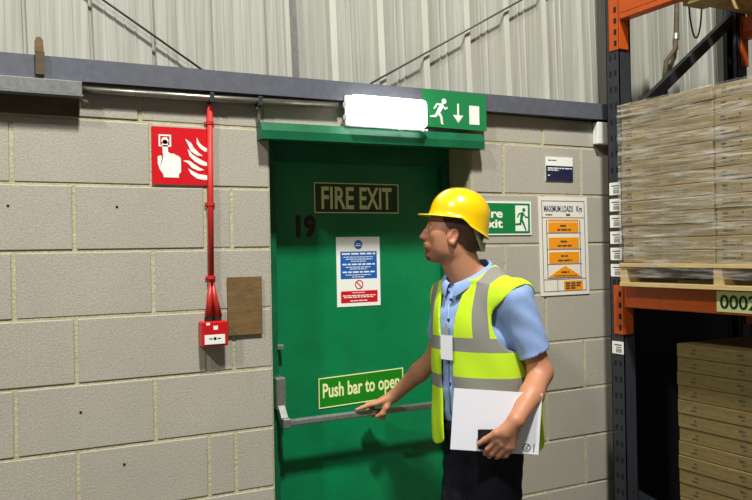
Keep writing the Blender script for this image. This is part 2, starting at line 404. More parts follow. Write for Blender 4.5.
# red fire alarm drop
bm = bmesh.new(); tube(bm, [(0.660, -.014, 2.168), (0.654, -.014, 1.515)], .0105, 14)
rc = tag(obj('red_conduit', bm, 'redtube', smooth=True), 'slim red conduit running down the wall to the call point', 'conduit')
for z in (2.108, 1.813, 1.547):
    xc = .654 + .006 * (z - 1.515) / .66
    bm = bmesh.new(); tube(bm, [(xc, -.014, z - .006), (xc, -.014, z + .006)], .013, 14); box(bm, xc - .019, xc + .019, -.008, -.0015, z - .006, z + .006, bev=.002)
    obj('conduit_clip', bm, 'redtube', rc)
for q in (-1, 1):
    bm = bmesh.new(); tube(bm, [(0.654 + q * .004, -.016, 1.53), (0.656 + q * .011, -.02, 1.46), (0.658 + q * .0175, -.022, 1.405)], [.0065, .011, .0150], 12)
    obj('cable_sleeve', bm, 'redcable', rc, smooth=True)
    bm = bmesh.new(); tube(bm, [(0.658 + q * .016, -.022, 1.410), (0.658 + q * .016, -.022, 1.391)], .0138, 12); obj('gland', bm, 'black', rc)
cp = empty('fire_call_point', (0.653, 0, 1.345)); tag(cp, 'small red break glass fire alarm call point on the block wall', 'fire alarm')
obj('housing', B(0.607, 0.703, -.052, -.001, 1.300, 1.390, bev=.005, seg=2), 'redbox', cp)
bm = bmesh.new(); box(bm, 0.615, 0.69, -.0545, -.052, 1.308, 1.342, bev=.001); 
obj('glass_panel', bm, 'whiteprint', cp)
bm = bmesh.new()
disc(bm, .6525, 1.329, .0055, -.0555, -.0545); box(bm, .631, .643, -.0555, -.0545, 1.3275, 1.3305); box(bm, .662, .674, -.0555, -.0545, 1.3275, 1.3305)
obj('printed_mark', bm, 'numeral', cp)
bm = bmesh.new()
box(bm, .648, .664, -.0535, -.052, 1.36, 1.374); box(bm, .622, .635, -.0535, -.052, 1.377, 1.386)
obj('white_mark', bm, 'whiteprint', cp)

# fire alarm sign
def sign_root(name, loc, label, cat='sign', group=None):
    o = empty(name, loc); return tag(o, label, cat, group)
s = sign_root('fire_alarm_sign', (0.5535, 0, 1.983), 'square red sign with a white pointing hand and flames')
obj('panel', B(0.451, 0.656, -.004, -.001, 1.882, 2.086), 'red', s)
bm = bmesh.new(); Y0, Y1 = -.0052, -.004
def SX(u): return 0.451 + u * .205
def SZ(v): return 2.086 - v * .204
ring_frame(bm, SX(.12), SX(.335), SZ(.345), SZ(.135), .0055, Y0, Y1); disc(bm, SX(.228), SZ(.24), .0125, Y0, Y1)
stroke(bm, [(SX(.228), SZ(.27)), (SX(.235), SZ(.52))], .019, Y0, Y1)
prism_xz(bm, [(SX(a), SZ(b)) for a, b in ((.19, .46), (.29, .44), (.32, .46), (.38, .46), (.42, .49), (.46, .5), (.5, .54), (.5, .78), (.46, .82), (.46, .88), (.2, .88), (.19, .83), (.13, .74), (.1, .64), (.1, .52), (.15, .5), (.19, .54))], Y0 - .0002, Y1)
obj('hand_pictogram', bm, 'whiteprint', s)
bm = bmesh.new()
def flame(pts, ws): stroke(bm, [(SX(a), SZ(b)) for a, b in pts], ws, Y0, Y1)
flame([(.59, .2), (.66, .28), (.71, .38), (.8, .45), (.88, .48)], [.002, .013, .017, .012, .002])
flame([(.79, .17), (.81, .26), (.87, .33), (.94, .37)], [.002, .01, .013, .014])
flame([(.63, .38), (.68, .48), (.77, .55), (.86, .6), (.94, .625)], [.002, .012, .017, .017, .014])
flame([(.55, .58), (.64, .6), (.72, .67), (.82, .72), (.9, .73)], [.002, .011, .016, .012, .002])
flame([(.63, .72), (.7, .79), (.8, .85), (.94, .865)], [.002, .013, .017, .018])
obj('flame_pictogram', bm, 'whiteprint', s)

bm = bmesh.new(); vv = box(bm, 0.716, 0.849, -.010, -.001, 1.330, 1.545, bev=.001)
tag(obj('plywood_patch', bm, 'ply'), 'brown plywood rectangle fixed to the block wall beside the call point', 'wood panel')

# ------------------------------------------------------------------ emergency lamp and its running man panel
lamp = empty('emergency_light', (1.35, 0, 2.12)); tag(lamp, 'lit white bulkhead lamp mounted over the green door', 'lamp')
obj('lamp_housing', B(1.190, 1.545, -.052, -.0405, 2.122, 2.244, bev=.004), 'lampbase', lamp)
obj('diffuser', B(1.196, 1.538, -.108, -.053, 2.126, 2.241, bev=.02, seg=4), 'lamp', lamp, smooth=True)
for a_ in ((1.182, 1.192, 2.145, 2.165), (1.182, 1.192, 2.195, 2.215), (1.54, 1.549, 2.165, 2.19)):
    obj('housing_clip', B(a_[0], a_[1], -.075, -.045, a_[2], a_[3], bev=.002), 'lampbase', lamp)
for x in (1.42, 1.53): obj('bottom_latch', B(x, x + .022, -.078, -.062, 2.116, 2.126, bev=.002), 'lampbase', lamp)
s = sign_root('exit_arrow_sign', (1.72, -.045, 2.14), 'green panel with white running man, down arrow and door beside the lit lamp')
bm = bmesh.new(); box(bm, 1.548, 1.866, -.048, -.0415, 2.142, 2.296)
for v in bm.verts:
    if v.co.z < 2.2: v.co.z += (v.co.x - 1.6) * -0.012
obj('panel', bm, 'green_sign', s)
bm = bmesh.new(); Y0, Y1 = -.0495, -.048
disc(bm, 1.6500, 2.252, .0115, Y0, Y1)
stroke(bm, [(1.6380, 2.233), (1.6200, 2.203)], [.02, .017], Y0, Y1)
stroke(bm, [(1.6380, 2.238), (1.6150, 2.238), (1.6020, 2.22)], .007, Y0 - .0003, Y1)
stroke(bm, [(1.6420, 2.234), (1.6560, 2.22), (1.6640, 2.226)], .007, Y0 - .0003, Y1)
stroke(bm, [(1.6180, 2.203), (1.6070, 2.188), (1.5840, 2.186)], [.012, .01, .007], Y0 - .0005, Y1)
stroke(bm, [(1.6220, 2.203), (1.6350, 2.186), (1.6380, 2.16), (1.6420, 2.157)], [.012, .01, .008, .006], Y0 - .0007, Y1)
obj('running_man_pictogram', bm, 'whiteprint', s)
bm = bmesh.new()
box(bm, 1.7160, 1.7240, Y0, Y1, 2.195, 2.247); prism_xz(bm, [(1.6940, 2.198), (1.7460, 2.198), (1.7200, 2.166)], Y0 - .0002, Y1)
obj('arrow_pictogram', bm, 'whiteprint', s)
obj('door_pictogram', B(1.777, 1.828, Y0, Y1, 2.163, 2.243), 'whiteprint', s)

# ------------------------------------------------------------------ signs on the door
YD = 0.2
s = sign_root('fire_exit_sign', (1.362, YD, 1.86), 'dark green sign reading FIRE EXIT at the top of the door')
obj('panel', B(1.160, 1.564, YD - .002, YD - .0003, 1.795, 1.923), 'green_dark', s)
bm = bmesh.new(); ring_frame(bm, 1.160, 1.564, 1.795, 1.923, .0045, YD - .0028, YD - .002)
obj('border', bm, 'glow', s)
bm = bmesh.new(); text(bm, 'FIRE', 1.193, 1.345, 1.812, 1.906, YD - .002, bold=.02); text(bm, 'EXIT', 1.372, 1.530, 1.812, 1.906, YD - .002, bold=.02)
obj('lettering', bm, 'glow', s)
s = sign_root('push_bar_sign', (1.37, YD, 1.04), 'bright green sign reading Push bar to open above the push bar')
def tilt_push(bm):
    for v in bm.verts: v.co.z += (v.co.x - 1.37) * 0.03
    return bm
obj('panel', tilt_push(B(1.165, 1.572, YD - .002, YD - .0003, .985, 1.112)), 'green_push', s)
bm = bmesh.new(); ring_frame(bm, 1.165, 1.572, .985, 1.112, .0045, YD - .0028, YD - .002)
obj('border', tilt_push(bm), 'glow', s)
bm = bmesh.new(); text(bm, 'Push bar to open', 1.184, 1.553, 1.008, 1.087, YD - .002, bold=.022)
obj('lettering', tilt_push(bm), 'glow', s)
s = sign_root('door_notice', (1.362, YD, 1.55), 'white notice with blue and red text boxes on the green door')
obj('panel', B(1.258, 1.466, YD - .002, YD - .0003, 1.398, 1.694), 'whiteprint', s)
bm = bmesh.new(); disc(bm, 1.362, 1.661, .0195, YD - .0028, YD - .002); box(bm, 1.276, 1.450, YD - .0028, YD - .002, 1.516, 1.632)
obj('blue_box', bm, 'blue', s)
bm = bmesh.new(); box(bm, 1.276, 1.451, YD - .0028, YD - .002, 1.414, 1.464)
n = 28
for k in range(n):
    a0, a1 = 2 * math.pi * k / n, 2 * math.pi * (k + 1) / n
    prism_xz(bm, [(1.363 + r * math.cos(a), 1.49 + r * math.sin(a)) for r, a in ((.020, a0), (.020, a1), (.0155, a1), (.0155, a0))], YD - .0028, YD - .002)
stroke(bm, [(1.352, 1.501), (1.374, 1.479)], .0045, YD - .0030, YD - .002)
obj('red_box', bm, 'red', s)
bm = bmesh.new(); y = YD - .0028
for i, (a, b, z, h) in enumerate(((1.283, 1.443, 1.622, .007), (1.29, 1.435, 1.608, .003), (1.30, 1.43, 1.599, .003), (1.325, 1.40, 1.59, .003), (1.285, 1.44, 1.577, .006), (1.30, 1.42, 1.565, .003), (1.32, 1.40, 1.557, .003),
                                  (1.285, 1.44, 1.544, .006), (1.30, 1.42, 1.532, .003), (1.33, 1.39, 1.523, .003), (1.33, 1.39, 1.456, .003), (1.285, 1.44, 1.444, .004), (1.29, 1.43, 1.437, .004), (1.32, 1.40, 1.422, .004), (1.352, 1.372, 1.665, .004), (1.348, 1.378, 1.657, .004))):
    bars(bm, a, b, z, h, y, seed=i)
obj('small_print', bm, 'whiteprint', s)

# ------------------------------------------------------------------ signs on the right-hand wall
s = sign_root('fire_exit_wall_sign', (1.98, 0, 1.77), 'green and white fire exit sign on the wall behind the yellow hard hat')
obj('panel', B(1.836, 2.136, -.004, -.001, 1.693, 1.842), 'whiteprint', s)
obj('green_field', B(1.843, 2.128, -.0048, -.004, 1.700, 1.834), 'green_sign2', s)
bm = bmesh.new(); text(bm, 'Fire\nexit', 1.86, 1.976, 1.724, 1.808, -.0048, bold=.03)
obj('lettering', bm, 'whiteprint', s)
obj('doorway_pictogram', B(2.046, 2.116, -.0056, -.0048, 1.710, 1.824), 'whiteprint', s)
bm = bmesh.new(); Y0, Y1 = -.0065, -.0056
disc(bm, 2.093, 1.805, .0085, Y0, Y1)
stroke(bm, [(2.084, 1.787), (2.078, 1.763)], [.017, .014], Y0, Y1)
stroke(bm, [(2.084, 1.791), (2.066, 1.788), (2.058, 1.774)], .006, Y0 - .0002, Y1)
stroke(bm, [(2.088, 1.79), (2.103, 1.772), (2.118, 1.773)], .006, Y0 - .0002, Y1)
stroke(bm, [(2.076, 1.764), (2.073, 1.742), (2.046, 1.741)], [.011, .009, .007], Y0 - .0004, Y1)
stroke(bm, [(2.08, 1.762), (2.092, 1.74), (2.102, 1.716)], [.011, .009, .007], Y0 - .0006, Y1)
obj('running_man_pictogram', bm, 'green_sign2', s)

s = sign_root('load_notice', (2.33, 0, 1.64), 'white and orange maximum loads poster on the wall beside the racking')
def P_(u, v):  # poster coordinates 0..1, slight curl of the hanging sheet
    return 2.181 + u * .291 + (v - .5) * .006, 1.866 - v * .452
def pbox(bm, u0, u1, v0, v1, y0, y1, mi=0):
    prism_xz(bm, [P_(u0, v0), P_(u1, v0), P_(u1, v1), P_(u0, v1)], y0, y1, mi)
bm = bmesh.new(); pbox(bm, 0, 1, 0, 1, -.004, -.001); obj('sheet', bm, 'poster', s)
bm = bmesh.new(); y0, y1 = -.0046, -.004; w = .010; h = .0065
for a in ((.06, .94, .038, .038 + h), (.06, .94, .208, .208 + h), (.06, .94, .955, .955 + h), (.06, .94, .835, .835 + h), (.06, .06 + w, .038, .96), (.93, .93 + w, .038, .96), (.34, .34 + w, .835, .96)): pbox(bm, *a, y0, y1)
for v in (.365, .532, .682, .822): pbox(bm, .14, .86, v, v + .006, y0, y1)
pbox(bm, .145, .158, .235, .825, y0, y1); pbox(bm, .825, .838, .235, .825, y0, y1)
obj('rule_lines', bm, 'outline', s)
bm = bmesh.new()
for a, b in ((.257, .360), (.412, .526), (.560, .676)): pbox(bm, .185, .80, a, b, -.0050, -.004)
pbox(bm, .18, .80, .228, .246, -.0050, -.004)
prism_xz(bm, [P_(.17, .818), P_(.82, .818), P_(.80, .80), P_(.50, .70), P_(.19, .80)], -.0050, -.004)
pbox(bm, .47, .86, .855, .955, -.0050, -.004)
obj('orange_panels', bm, 'orangeprint', s)
bm = bmesh.new()
a = P_(.105, .152); b = P_(.70, .088); text(bm, 'MAXIMUM LOADS', a[0], b[0], a[1], b[1], -.004, bold=.02)
a = P_(.77, .168); b = P_(.89, .088); text(bm, 'Kgs', a[0], b[0], a[1], b[1], -.004, bold=.02)
obj('lettering', bm, 'outline', s)
bm = bmesh.new(); i = 0
for z, uu in ((.292, (.42, .56)), (.332, (.36, .64)), (.452, (.42, .56)), (.495, (.36, .64)), (.60, (.42, .56)), (.645, (.36, .64)), (.765, (.42, .58)), (.80, (.28, .74)), (.178, (.13, .27)), (.178, (.55, .63)), (.88, (.5, .82)), (.905, (.5, .8)), (.93, (.5, .7))):
    a = P_(uu[0], z); b = P_(uu[1], z); bars(bm, a[0], b[0], a[1], .0065 if uu[0] > .3 else .003, -.0058, seed=i); i += 1
obj('small_print', bm, 'ink', s)

s = sign_root('small_wall_notice', (2.305, 0, 1.995), 'small white and navy notice above the maximum loads poster')
obj('sheet', B(2.226, 2.386, -.004, -.001, 1.941, 2.05), 'whiteprint', s)
obj('navy_band', B(2.226, 2.386, -.0048, -.004, 1.941, 2.009), 'navy', s)
bm = bmesh.new(); bars(bm, 2.236, 2.38, 1.998, .005, -.0048, seed=2); bars(bm, 2.236, 2.30, 1.989, .005, -.0048, seed=4); bars(bm, 2.236, 2.252, 1.965, .004, -.0048, seed=3)
obj('small_print', bm, 'whiteprint', s)
bm = bmesh.new(); bars(bm, 2.24, 2.29, 2.034, .005, -.004, seed=9); obj('heading_print', bm, 'outline', s)
tag(obj('wall_sensor', B(2.515, 2.592, -.036, -.001, 2.118, 2.221, bev=.003, seg=2), 'white'), 'white plastic box on the wall under the rail beside the racking', 'junction box')

# ------------------------------------------------------------------ pallet racking
rack = empty('pallet_rack', (2.5, -0.17, 0)); tag(rack, 'dark grey and orange pallet racking standing at right against the wall end', 'racking')
def upright(x, sgn):
    """post with C section, slotted front face towards sgn*x"""
    bm = bmesh.new(); t = .004; y0, y1 = -.222, -.142; x1 = x + .07
    xf0, xf1 = (x, x + t) if sgn < 0 else (x1 - t, x1)
    xb0, xb1 = (x1 - t, x1) if sgn < 0 else (x, x + t)
    box(bm, xf0, xf1, y0, y1, 0.01, 3.4); box(bm, x, x1, y0, y0 + t, 0.01, 3.4); box(bm, x, x1, y1 - t, y1, 0.01, 3.4)
    box(bm, xb0, xb1, y0, y0 + .022, 0.01, 3.4); box(bm, xb0, xb1, y1 - .022, y1, 0.01, 3.4)
    box(bm, x - .02, x1 + .02, y0 - .02, y1 + .02, 0.0, .01)
    z = .08
    while z < 3.3:
        xs = xf0 - .0006 if sgn < 0 else xf1 + .0006
        for yy in (y0 + .024, y1 - .026):
            box(bm, min(xs, xs + .0012 * -sgn), max(xs, xs + .0012 * -sgn), yy - .0075, yy + .0075, z, z + .026, mi=1)
        if sgn < 0: box(bm, x + .034, x + .040, y0 - .0007, y0 + .001, z + .01, z + .017, mi=1)
        z += .0725
    return bm
uf = obj('upright', upright(2.45, -1), ['rackblue', 'slot'], rack)
ur = obj('upright', upright(3.24, 1), ['rackblue', 'slot'], rack)
for (xa, za, xb, zb) in ((2.505, 2.182, 3.26, 2.762), (3.26, 1.6, 2.505, 2.12), (3.26, .1, 2.505, .52)):
    bm = bmesh.new(); d = Vector((xb - xa, 0, zb - za)).normalized(); nrm = Vector((-d.z, 0, d.x)) * .024
    A = Vector((xa, 0, za)); Bv = Vector((xb, 0, zb)); pol = [A + nrm, Bv + nrm, Bv - nrm, A - nrm]
    prism_xz(bm, [(q.x, q.z) for q in pol], -.20, -.165); obj('brace', bm, 'rackblue', rack)
def connector(bm, x0, zb, z1, sgn=-1):
    xf = (x0 - .005, x0) if sgn < 0 else (x0 + .07, x0 + .075)
    box(bm, xf[0], xf[1], -.229, -.166, zb, z1, bev=.001); box(bm, x0 - .005 if sgn < 0 else x0 + .022, x0 + .05 if sgn < 0 else x0 + .075, -.230, -.2235, zb, z1, bev=.001)
def beam(name, x0, z0, z1, sgn=-1, cz0=None, cz1=None):
    bm = bmesh.new(); xa, xb = (x0 - .004, x0 + .046) if sgn < 0 else (x0 + .026, x0 + .076)
    h = z1 - z0
    box(bm, xa, xb, -2.95, -.231, z0, z1, bev=.003); box(bm, xa - .0015 if sgn < 0 else xa, xb if sgn < 0 else xb + .0015, -2.94, -.24, z0 + h * .26, z0 + h * .30); 
    o = obj('beam', bm, 'orange', rack)
    bm = bmesh.new(); connector(bm, x0, cz0, cz1, sgn); c = obj('beam_connector', bm, ['orange'], o)
    z = cz0 + .018; xs = x0 - .0062 if sgn < 0 else x0 + .0762
    while z < cz1 - .03:
        obj('lock_slot', B(xs, xs + .0012, -.213, -.198, z, z + .024), 'slot', o); z += .05
    return o
bl = beam('beam', 2.45, 1.362, 1.459, -1, 1.240, 1.4595)
bu = beam('beam', 2.45, 2.645, 2.75, -1, 2.515, 2.76)
beam('beam', 3.24, 1.362, 1.459, 1, 1.240, 1.4595); beam('beam', 3.24, 2.645, 2.75, 1, 2.515, 2.76)
rack.location.x += 0.022
# location plate 0002
lp = obj('location_plate', B(2.4625 - .022, 2.4425, -1.05, -.722, 1.372, 1.452), 'glow', bl); lp['label'] = 'cream plate numbered 0002'
bm = bmesh.new(); text(bm, '0002', 0, .165, 0, .056, 0, bold=.02)
for v in bm.verts:
    x, y, z = v.co; v.co = Vector((2.4403 + y, -.738 - x, 1.383 + z))
obj('plate_number', bm, 'green_dark', bl)
# location labels on the post
zs = [1.866 - .0735 * k for k in range(6)] + [1.150]
for k, z in enumerate(zs):
    bm = bmesh.new(); box(bm, 2.4475, 2.4488, -.219, -.150, z, z + .056, mi=0)
    xx = 2.4472
    box(bm, xx, xx + .001, -.208, -.163, z + .038, z + .043, mi=1); box(bm, xx, xx + .001, -.206, -.175, z + .028, z + .032, mi=1)
    for q in range(6): box(bm, xx, xx + .001, -.207 + q * .006, -.2035 + q * .006, z + .006, z + .024, mi=1)
    o = obj('label_tag', bm, ['whiteprint', 'ink'], uf); o['label'] = 'white barcode tag'

def pallet(x0, x1, y0, y1, z, label, name='wooden_pallet', H=.1):
    p = empty(name, ((x0 + x1) / 2, (y0 + y1) / 2, z)); tag(p, label, 'pallet')
    n = 6; w = (x1 - x0) / (n * 1.25 - .25)
    bm = bmesh.new()
    for k in range(n): box(bm, x0 + k * w * 1.25, x0 + k * w * 1.25 + w, y0, y1, z + H - .017, z + H, bev=.001)
    obj('deck_boards', bm, 'pallet', p)
    for yy in (y0, (y0 + y1) / 2 - .030, y1 - .038):
        bm = bmesh.new(); box(bm, x0 + .005, x1 - .005, yy, yy + .038, z + .017, z + H - .017, bev=.001); obj('stringer', bm, 'pallet', p)
    bm = bmesh.new()
    for k in (0, 2.35, 5): box(bm, x0 + k * w * 1.25, x0 + k * w * 1.25 + w, y0, y1, z, z + .017, bev=.001)
    obj('base_boards', bm, 'pallet', p)
    return p
def carton_mesh(dx, dy, dz, kind):
    bm = bmesh.new(); box(bm, 0, dx, -dy, 0, 0, dz, bev=.0025, mi=0)
    return bm
ordn = ['topmost', 'second', 'third', 'fourth', 'fifth', 'sixth', 'seventh', 'eighth', 'ninth', 'tenth', 'eleventh', 'twelfth', 'thirteenth', 'fourteenth', 'fifteenth', 'sixteenth', 'seventeenth', 'eighteenth', 'nineteenth', 'twentieth']
def stack(proto, childs, x, y, z0, dz, n, labelf, group):
    for k in range(n):
        if k == 0: o = proto
        else:
            o = proto.copy(); COL.objects.link(o)
            for c in childs:
                cc = c.copy(); COL.objects.link(cc); cc.parent = o
                cc.location = c.location
        o.location = (x + random.uniform(-.004, .004), y + random.uniform(-.003, .003), z0 + k * dz)
        tag(o, labelf(n - 1 - k), 'carton', group)
# upper load: two columns of flat cartons
pallet(2.40, 3.28, -1.255, -.272, 1.4605, 'pale wooden pallet on the orange beam under the wrapped cartons')
DZ = .0526
def carton(dx, dy, dz, m, seed, print_cols):
    bm = carton_mesh(dx, dy, dz - .0015, 0); o = obj('cardboard_carton', bm, m)
    ch = []
    if print_cols:
        rr = random.Random(seed); bm = bmesh.new()
        for (a, b, mi) in print_cols:
            for zc, h in ((dz * .62, dz * .13), (dz * .36, dz * .10)):
                yy = a
                while yy < b:
                    w = rr.uniform(.006, .03)
                    if rr.random() < .8: box(bm, -.0009, .0003, -min(yy + w, b), -yy, zc - h / 2, zc + h / 2, mi=mi)
                    yy += w + .004
        c = obj('printed_text', bm, ['ink', 'ink2']); c.parent = o; ch.append(c)
    return o, ch
o, ch = carton(.86, .474, DZ, 'card', 1, [(.02, .06, 0), (.13, .36, 1)])
stack(o, ch, 2.415, -.280, 1.5625, DZ, 13, lambda k: 'flat cardboard carton, %s down in the wrapped column beside the rack post' % ordn[k] if k else 'flat cardboard carton on top of the wrapped column beside the rack post', 'flat cartons in the wrapped load')
o, ch = carton(.86, .474, DZ, 'card', 5, [(.03, .12, 0), (.2, .4, 1)])
stack(o, ch, 2.415, -.765, 1.5625, DZ, 13, lambda k: 'flat cardboard carton, %s down in the wrapped column nearer the right picture edge' % ordn[k] if k else 'flat cardboard carton on top of the wrapped column at the right picture edge', 'flat cartons in the wrapped load')
def wrap(x0, x1, y0, y1, z0, z1, seed):
    bm = bmesh.new(); rr = random.Random(seed)
    def face(P, nu, nv, nrm):
        g = [[bm.verts.new(Vector(P(i / nu, j / nv)) + Vector(nrm) * (rr.uniform(0, .004) + .004 * math.sin(j * .9 + i * .35 + seed))) for j in range(nv + 1)] for i in range(nu + 1)]
        for i in range(nu):
            for j in range(nv): bm.faces.new((g[i][j], g[i + 1][j], g[i + 1][j + 1], g[i][j + 1]))
    face(lambda u, v: (x0, y1 + (y0 - y1) * u, z0 + (z1 - z0) * v), 24, 60, (-1, 0, 0))
    face(lambda u, v: (x0 + (x1 - x0) * u, y1, z0 + (z1 - z0) * v), 12, 40, (0, 1, 0))
    face(lambda u, v: (x1, y1 + (y0 - y1) * u, z0 + (z1 - z0) * v), 12, 40, (1, 0, 0))
    face(lambda u, v: (x0 + (x1 - x0) * u, y0, z0 + (z1 - z0) * v), 12, 40, (0, -1, 0))
    # loose frill of film folded over the top edge
    for k in range(46):
        y = y1 + (y0 - y1) * k / 46; w = (y1 - y0) / 46; a = rr.uniform(.002, .014)
        q = [bm.verts.new(p) for p in ((x0 - .004, y, z1 - .004), (x0 - .004, y - w, z1 - .004), (x0 + .03, y - w, z1 + a), (x0 + .03, y, z1 + rr.uniform(.002, .012)))]
        bm.faces.new(q)
    return bm
w1 = obj('stretch_wrap', wrap(2.405, 3.285, -1.248, -.272, 1.50, 2.248, 2), 'wrap', smooth=True)
tag(w1, 'clear plastic stretch wrap around the cartons on the upper pallet', 'plastic wrap')
# lower load
pallet(2.56, 3.42, -1.47, -.428, 0.0, 'wooden pallet on the floor under the unlit brown carton stack', H=.14)
o, ch = carton(.84, 1.0, .0597, 'card2', 8, [(.07, .10, 0), (.30, .33, 0)])
for c in ch:
    c.data = c.data.copy()
stack(o, ch, 2.565, -.434, .141, .0597, 18, lambda k: 'wide flat brown carton, %s down in the dim stack below the orange beam' % ordn[k] if k else 'wide flat brown carton on top of the dim stack below the orange beam', 'wide flat cartons in the lower stack')
# upper deck: pallet seen from below
pallet(2.46, 3.44, -1.45, -.245, 2.751, 'wooden pallet on the top orange beam seen from below', H=.13)
# black panel added as the shade behind the lower racking, then pipe and cable
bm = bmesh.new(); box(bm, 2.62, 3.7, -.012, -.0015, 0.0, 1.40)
tag(obj('shade_panel', bm, 'dark'), 'black panel added to darken the wall behind the lower racking bay', 'panel')
bm = bmesh.new(); tube(bm, [(3.14, .03, 3.0), (3.13, .03, 2.78), (3.125, .03, 2.70), (3.115, .03, 2.64), (3.05, .03, 2.57), (3.04, .03, 2.5), (3.04, .03, 2.30)], .012, 10)
cpipe = tag(obj('cable_pipe', bm, 'darkbrown', smooth=True), 'brown kinked pipe on the sheet wall behind the rack frame', 'pipe')
bm = bmesh.new(); tube(bm, [(3.127, .03, 2.72), (3.125, .03, 2.69)], .016, 10); obj('coupling', bm, 'galv', cpipe)
bm = bmesh.new(); pts = []
for k in range(17):
    t = k / 16; pts.append((2.93 + .085 * t, -.22, 2.765 - .145 * math.sin(math.pi * t) ** .6))
tube(bm, pts, .004, 8); tag(obj('hanging_cable', bm, 'cable', smooth=True), 'black cable hanging in a loop under the top pallet', 'cable')
# ------------------------------------------------------------------ the person
class Field:
    """signed distance grid with smooth unions, meshed by surface nets"""
    def __init__(s, lo, hi, h):
        s.lo = np.array(lo, float); s.h = h; s.n = np.ceil((np.array(hi) - s.lo) / h).astype(int) + 1
        s.D = np.full(s.n, .2, np.float32)
    def sub(s, lo, hi):
        a = np.clip(np.floor((np.array(lo) - s.lo) / s.h).astype(int), 0, s.n); b = np.clip(np.ceil((np.array(hi) - s.lo) / s.h).astype(int) + 1, 0, s.n)
        ax = [s.lo[i] + np.arange(a[i], b[i], dtype=np.float32) * s.h for i in range(3)]
        return tuple(slice(a[i], b[i]) for i in range(3)), [ax[0][:, None, None], ax[1][None, :, None], ax[2][None, None, :]]
    def op(s, fn, lo, hi, k, mode='u'):
        m = max(k, .02) * 1.2 + .01
        sl, P = s.sub(np.array(lo) - m, np.array(hi) + m)
        d = fn(*P).astype(np.float32); A = s.D[sl]
        if d.size == 0: return
        d = np.broadcast_to(d, A.shape)
        if mode == 'u':
            if k > 0: h = np.maximum(k - np.abs(A - d), 0) / k; s.D[sl] = np.minimum(A, d) - h * h * k * .25
            else: s.D[sl] = np.minimum(A, d)
        elif mode == 's':
            d = -d
            if k > 0: h = np.maximum(k - np.abs(A - d), 0) / k; s.D[sl] = np.maximum(A, d) + h * h * k * .25
            else: s.D[sl] = np.maximum(A, d)
    def cap(s, a, b, ra, rb, k=.02, mode='u'):
        a = np.array(a, float); b = np.array(b, float); ab = b - a; L = float(ab @ ab) + 1e-12; r = max(ra, rb)
        def fn(x, y, z):
            px, py, pz = x - a[0], y - a[1], z - a[2]
            t = np.clip((px * ab[0] + py * ab[1] + pz * ab[2]) / L, 0, 1)
            return np.sqrt((px - t * ab[0]) ** 2 + (py - t * ab[1]) ** 2 + (pz - t * ab[2]) ** 2) - (ra + (rb - ra) * t)
        s.op(fn, np.minimum(a, b) - r, np.maximum(a, b) + r, k, mode)
    def chain(s, pts, rs, k=.012):
        for i in range(len(pts) - 1): s.cap(pts[i], pts[i + 1], rs[i], rs[i + 1], k)
    def ell(s, c, r, k=.02, R=None, mode='u'):
        c = np.array(c, float); r = np.array(r, float); R = np.eye(3) if R is None else np.array(R, float)   # rows = local axes
        def fn(x, y, z):
            px, py, pz = x - c[0], y - c[1], z - c[2]
            q = [px * R[i][0] + py * R[i][1] + pz * R[i][2] for i in range(3)]
            k0 = np.sqrt(sum((q[i] / r[i]) ** 2 for i in range(3))); k1 = np.sqrt(sum((q[i] / r[i] ** 2) ** 2 for i in range(3))) + 1e-9
            return k0 * (k0 - 1) / k1
        m = r.max(); s.op(fn, c - m, c + m, k, mode)
    def mesh(s):
        D = s.D; I = D < 0
        n = s.n - 1
        cnt = np.zeros(n, np.int8)
        for dx in (0, 1):
            for dy in (0, 1):
                for dz in (0, 1): cnt += I[dx:dx + n[0], dy:dy + n[1], dz:dz + n[2]]
        act = (cnt > 0) & (cnt < 8)
        idx = np.argwhere(act); vid = np.full(n, -1, np.int32); vid[act] = np.arange(len(idx))
        acc = np.zeros((len(idx), 3)); num = np.zeros(len(idx))
        cs = [(a, b, c) for a in (0, 1) for b in (0, 1) for c in (0, 1)]
        val = {c: D[idx[:, 0] + c[0], idx[:, 1] + c[1], idx[:, 2] + c[2]] for c in cs}
        for c in cs:
            for ax in range(3):
                if c[ax]: continue
                e = list(c); e[ax] = 1; e = tuple(e); a, b = val[c], val[e]; x = (a < 0) != (b < 0)
                t = np.where(x, a / np.where(x, a - b, 1), 0)
                p = np.array(c, float)[None].repeat(len(idx), 0); p[:, ax] += t
                acc[x] += p[x]; num[x] += 1
        V = s.lo + (idx + acc / num[:, None]) * s.h
        Q = []
        for ax in range(3):
            o1, o2 = [(1, 2), (2, 0), (0, 1)][ax]
            A = I; sh = [slice(None)] * 3; sh2 = [slice(None)] * 3; sh[ax] = slice(0, -1); sh2[ax] = slice(1, None)
            x = A[tuple(sh)] != A[tuple(sh2)]
            e = np.argwhere(x)
            ok = (e[:, o1] > 0) & (e[:, o2] > 0) & (e[:, o1] < n[o1]) & (e[:, o2] < n[o2]); e = e[ok]
            ins = A[e[:, 0], e[:, 1], e[:, 2]]
            def cell(d1, d2):
                q = e.copy(); q[:, o1] -= d1; q[:, o2] -= d2; return vid[q[:, 0], q[:, 1], q[:, 2]]
            q = np.stack([cell(1, 1), cell(0, 1), cell(0, 0), cell(1, 0)], 1)
            q[~ins] = q[~ins][:, ::-1]; Q.append(q)
        Q = np.concatenate(Q); Q = Q[(Q >= 0).all(1)]
        # light relaxation
        for _ in range(2):
            S = np.zeros_like(V); N = np.zeros(len(V))
            for a, b in ((0, 1), (1, 2), (2, 3), (3, 0)):
                np.add.at(S, Q[:, a], V[Q[:, b]]); np.add.at(S, Q[:, b], V[Q[:, a]]); np.add.at(N, Q[:, a], 1); np.add.at(N, Q[:, b], 1)
            V = V * .5 + .5 * S / np.maximum(N, 1)[:, None]
        return V, Q
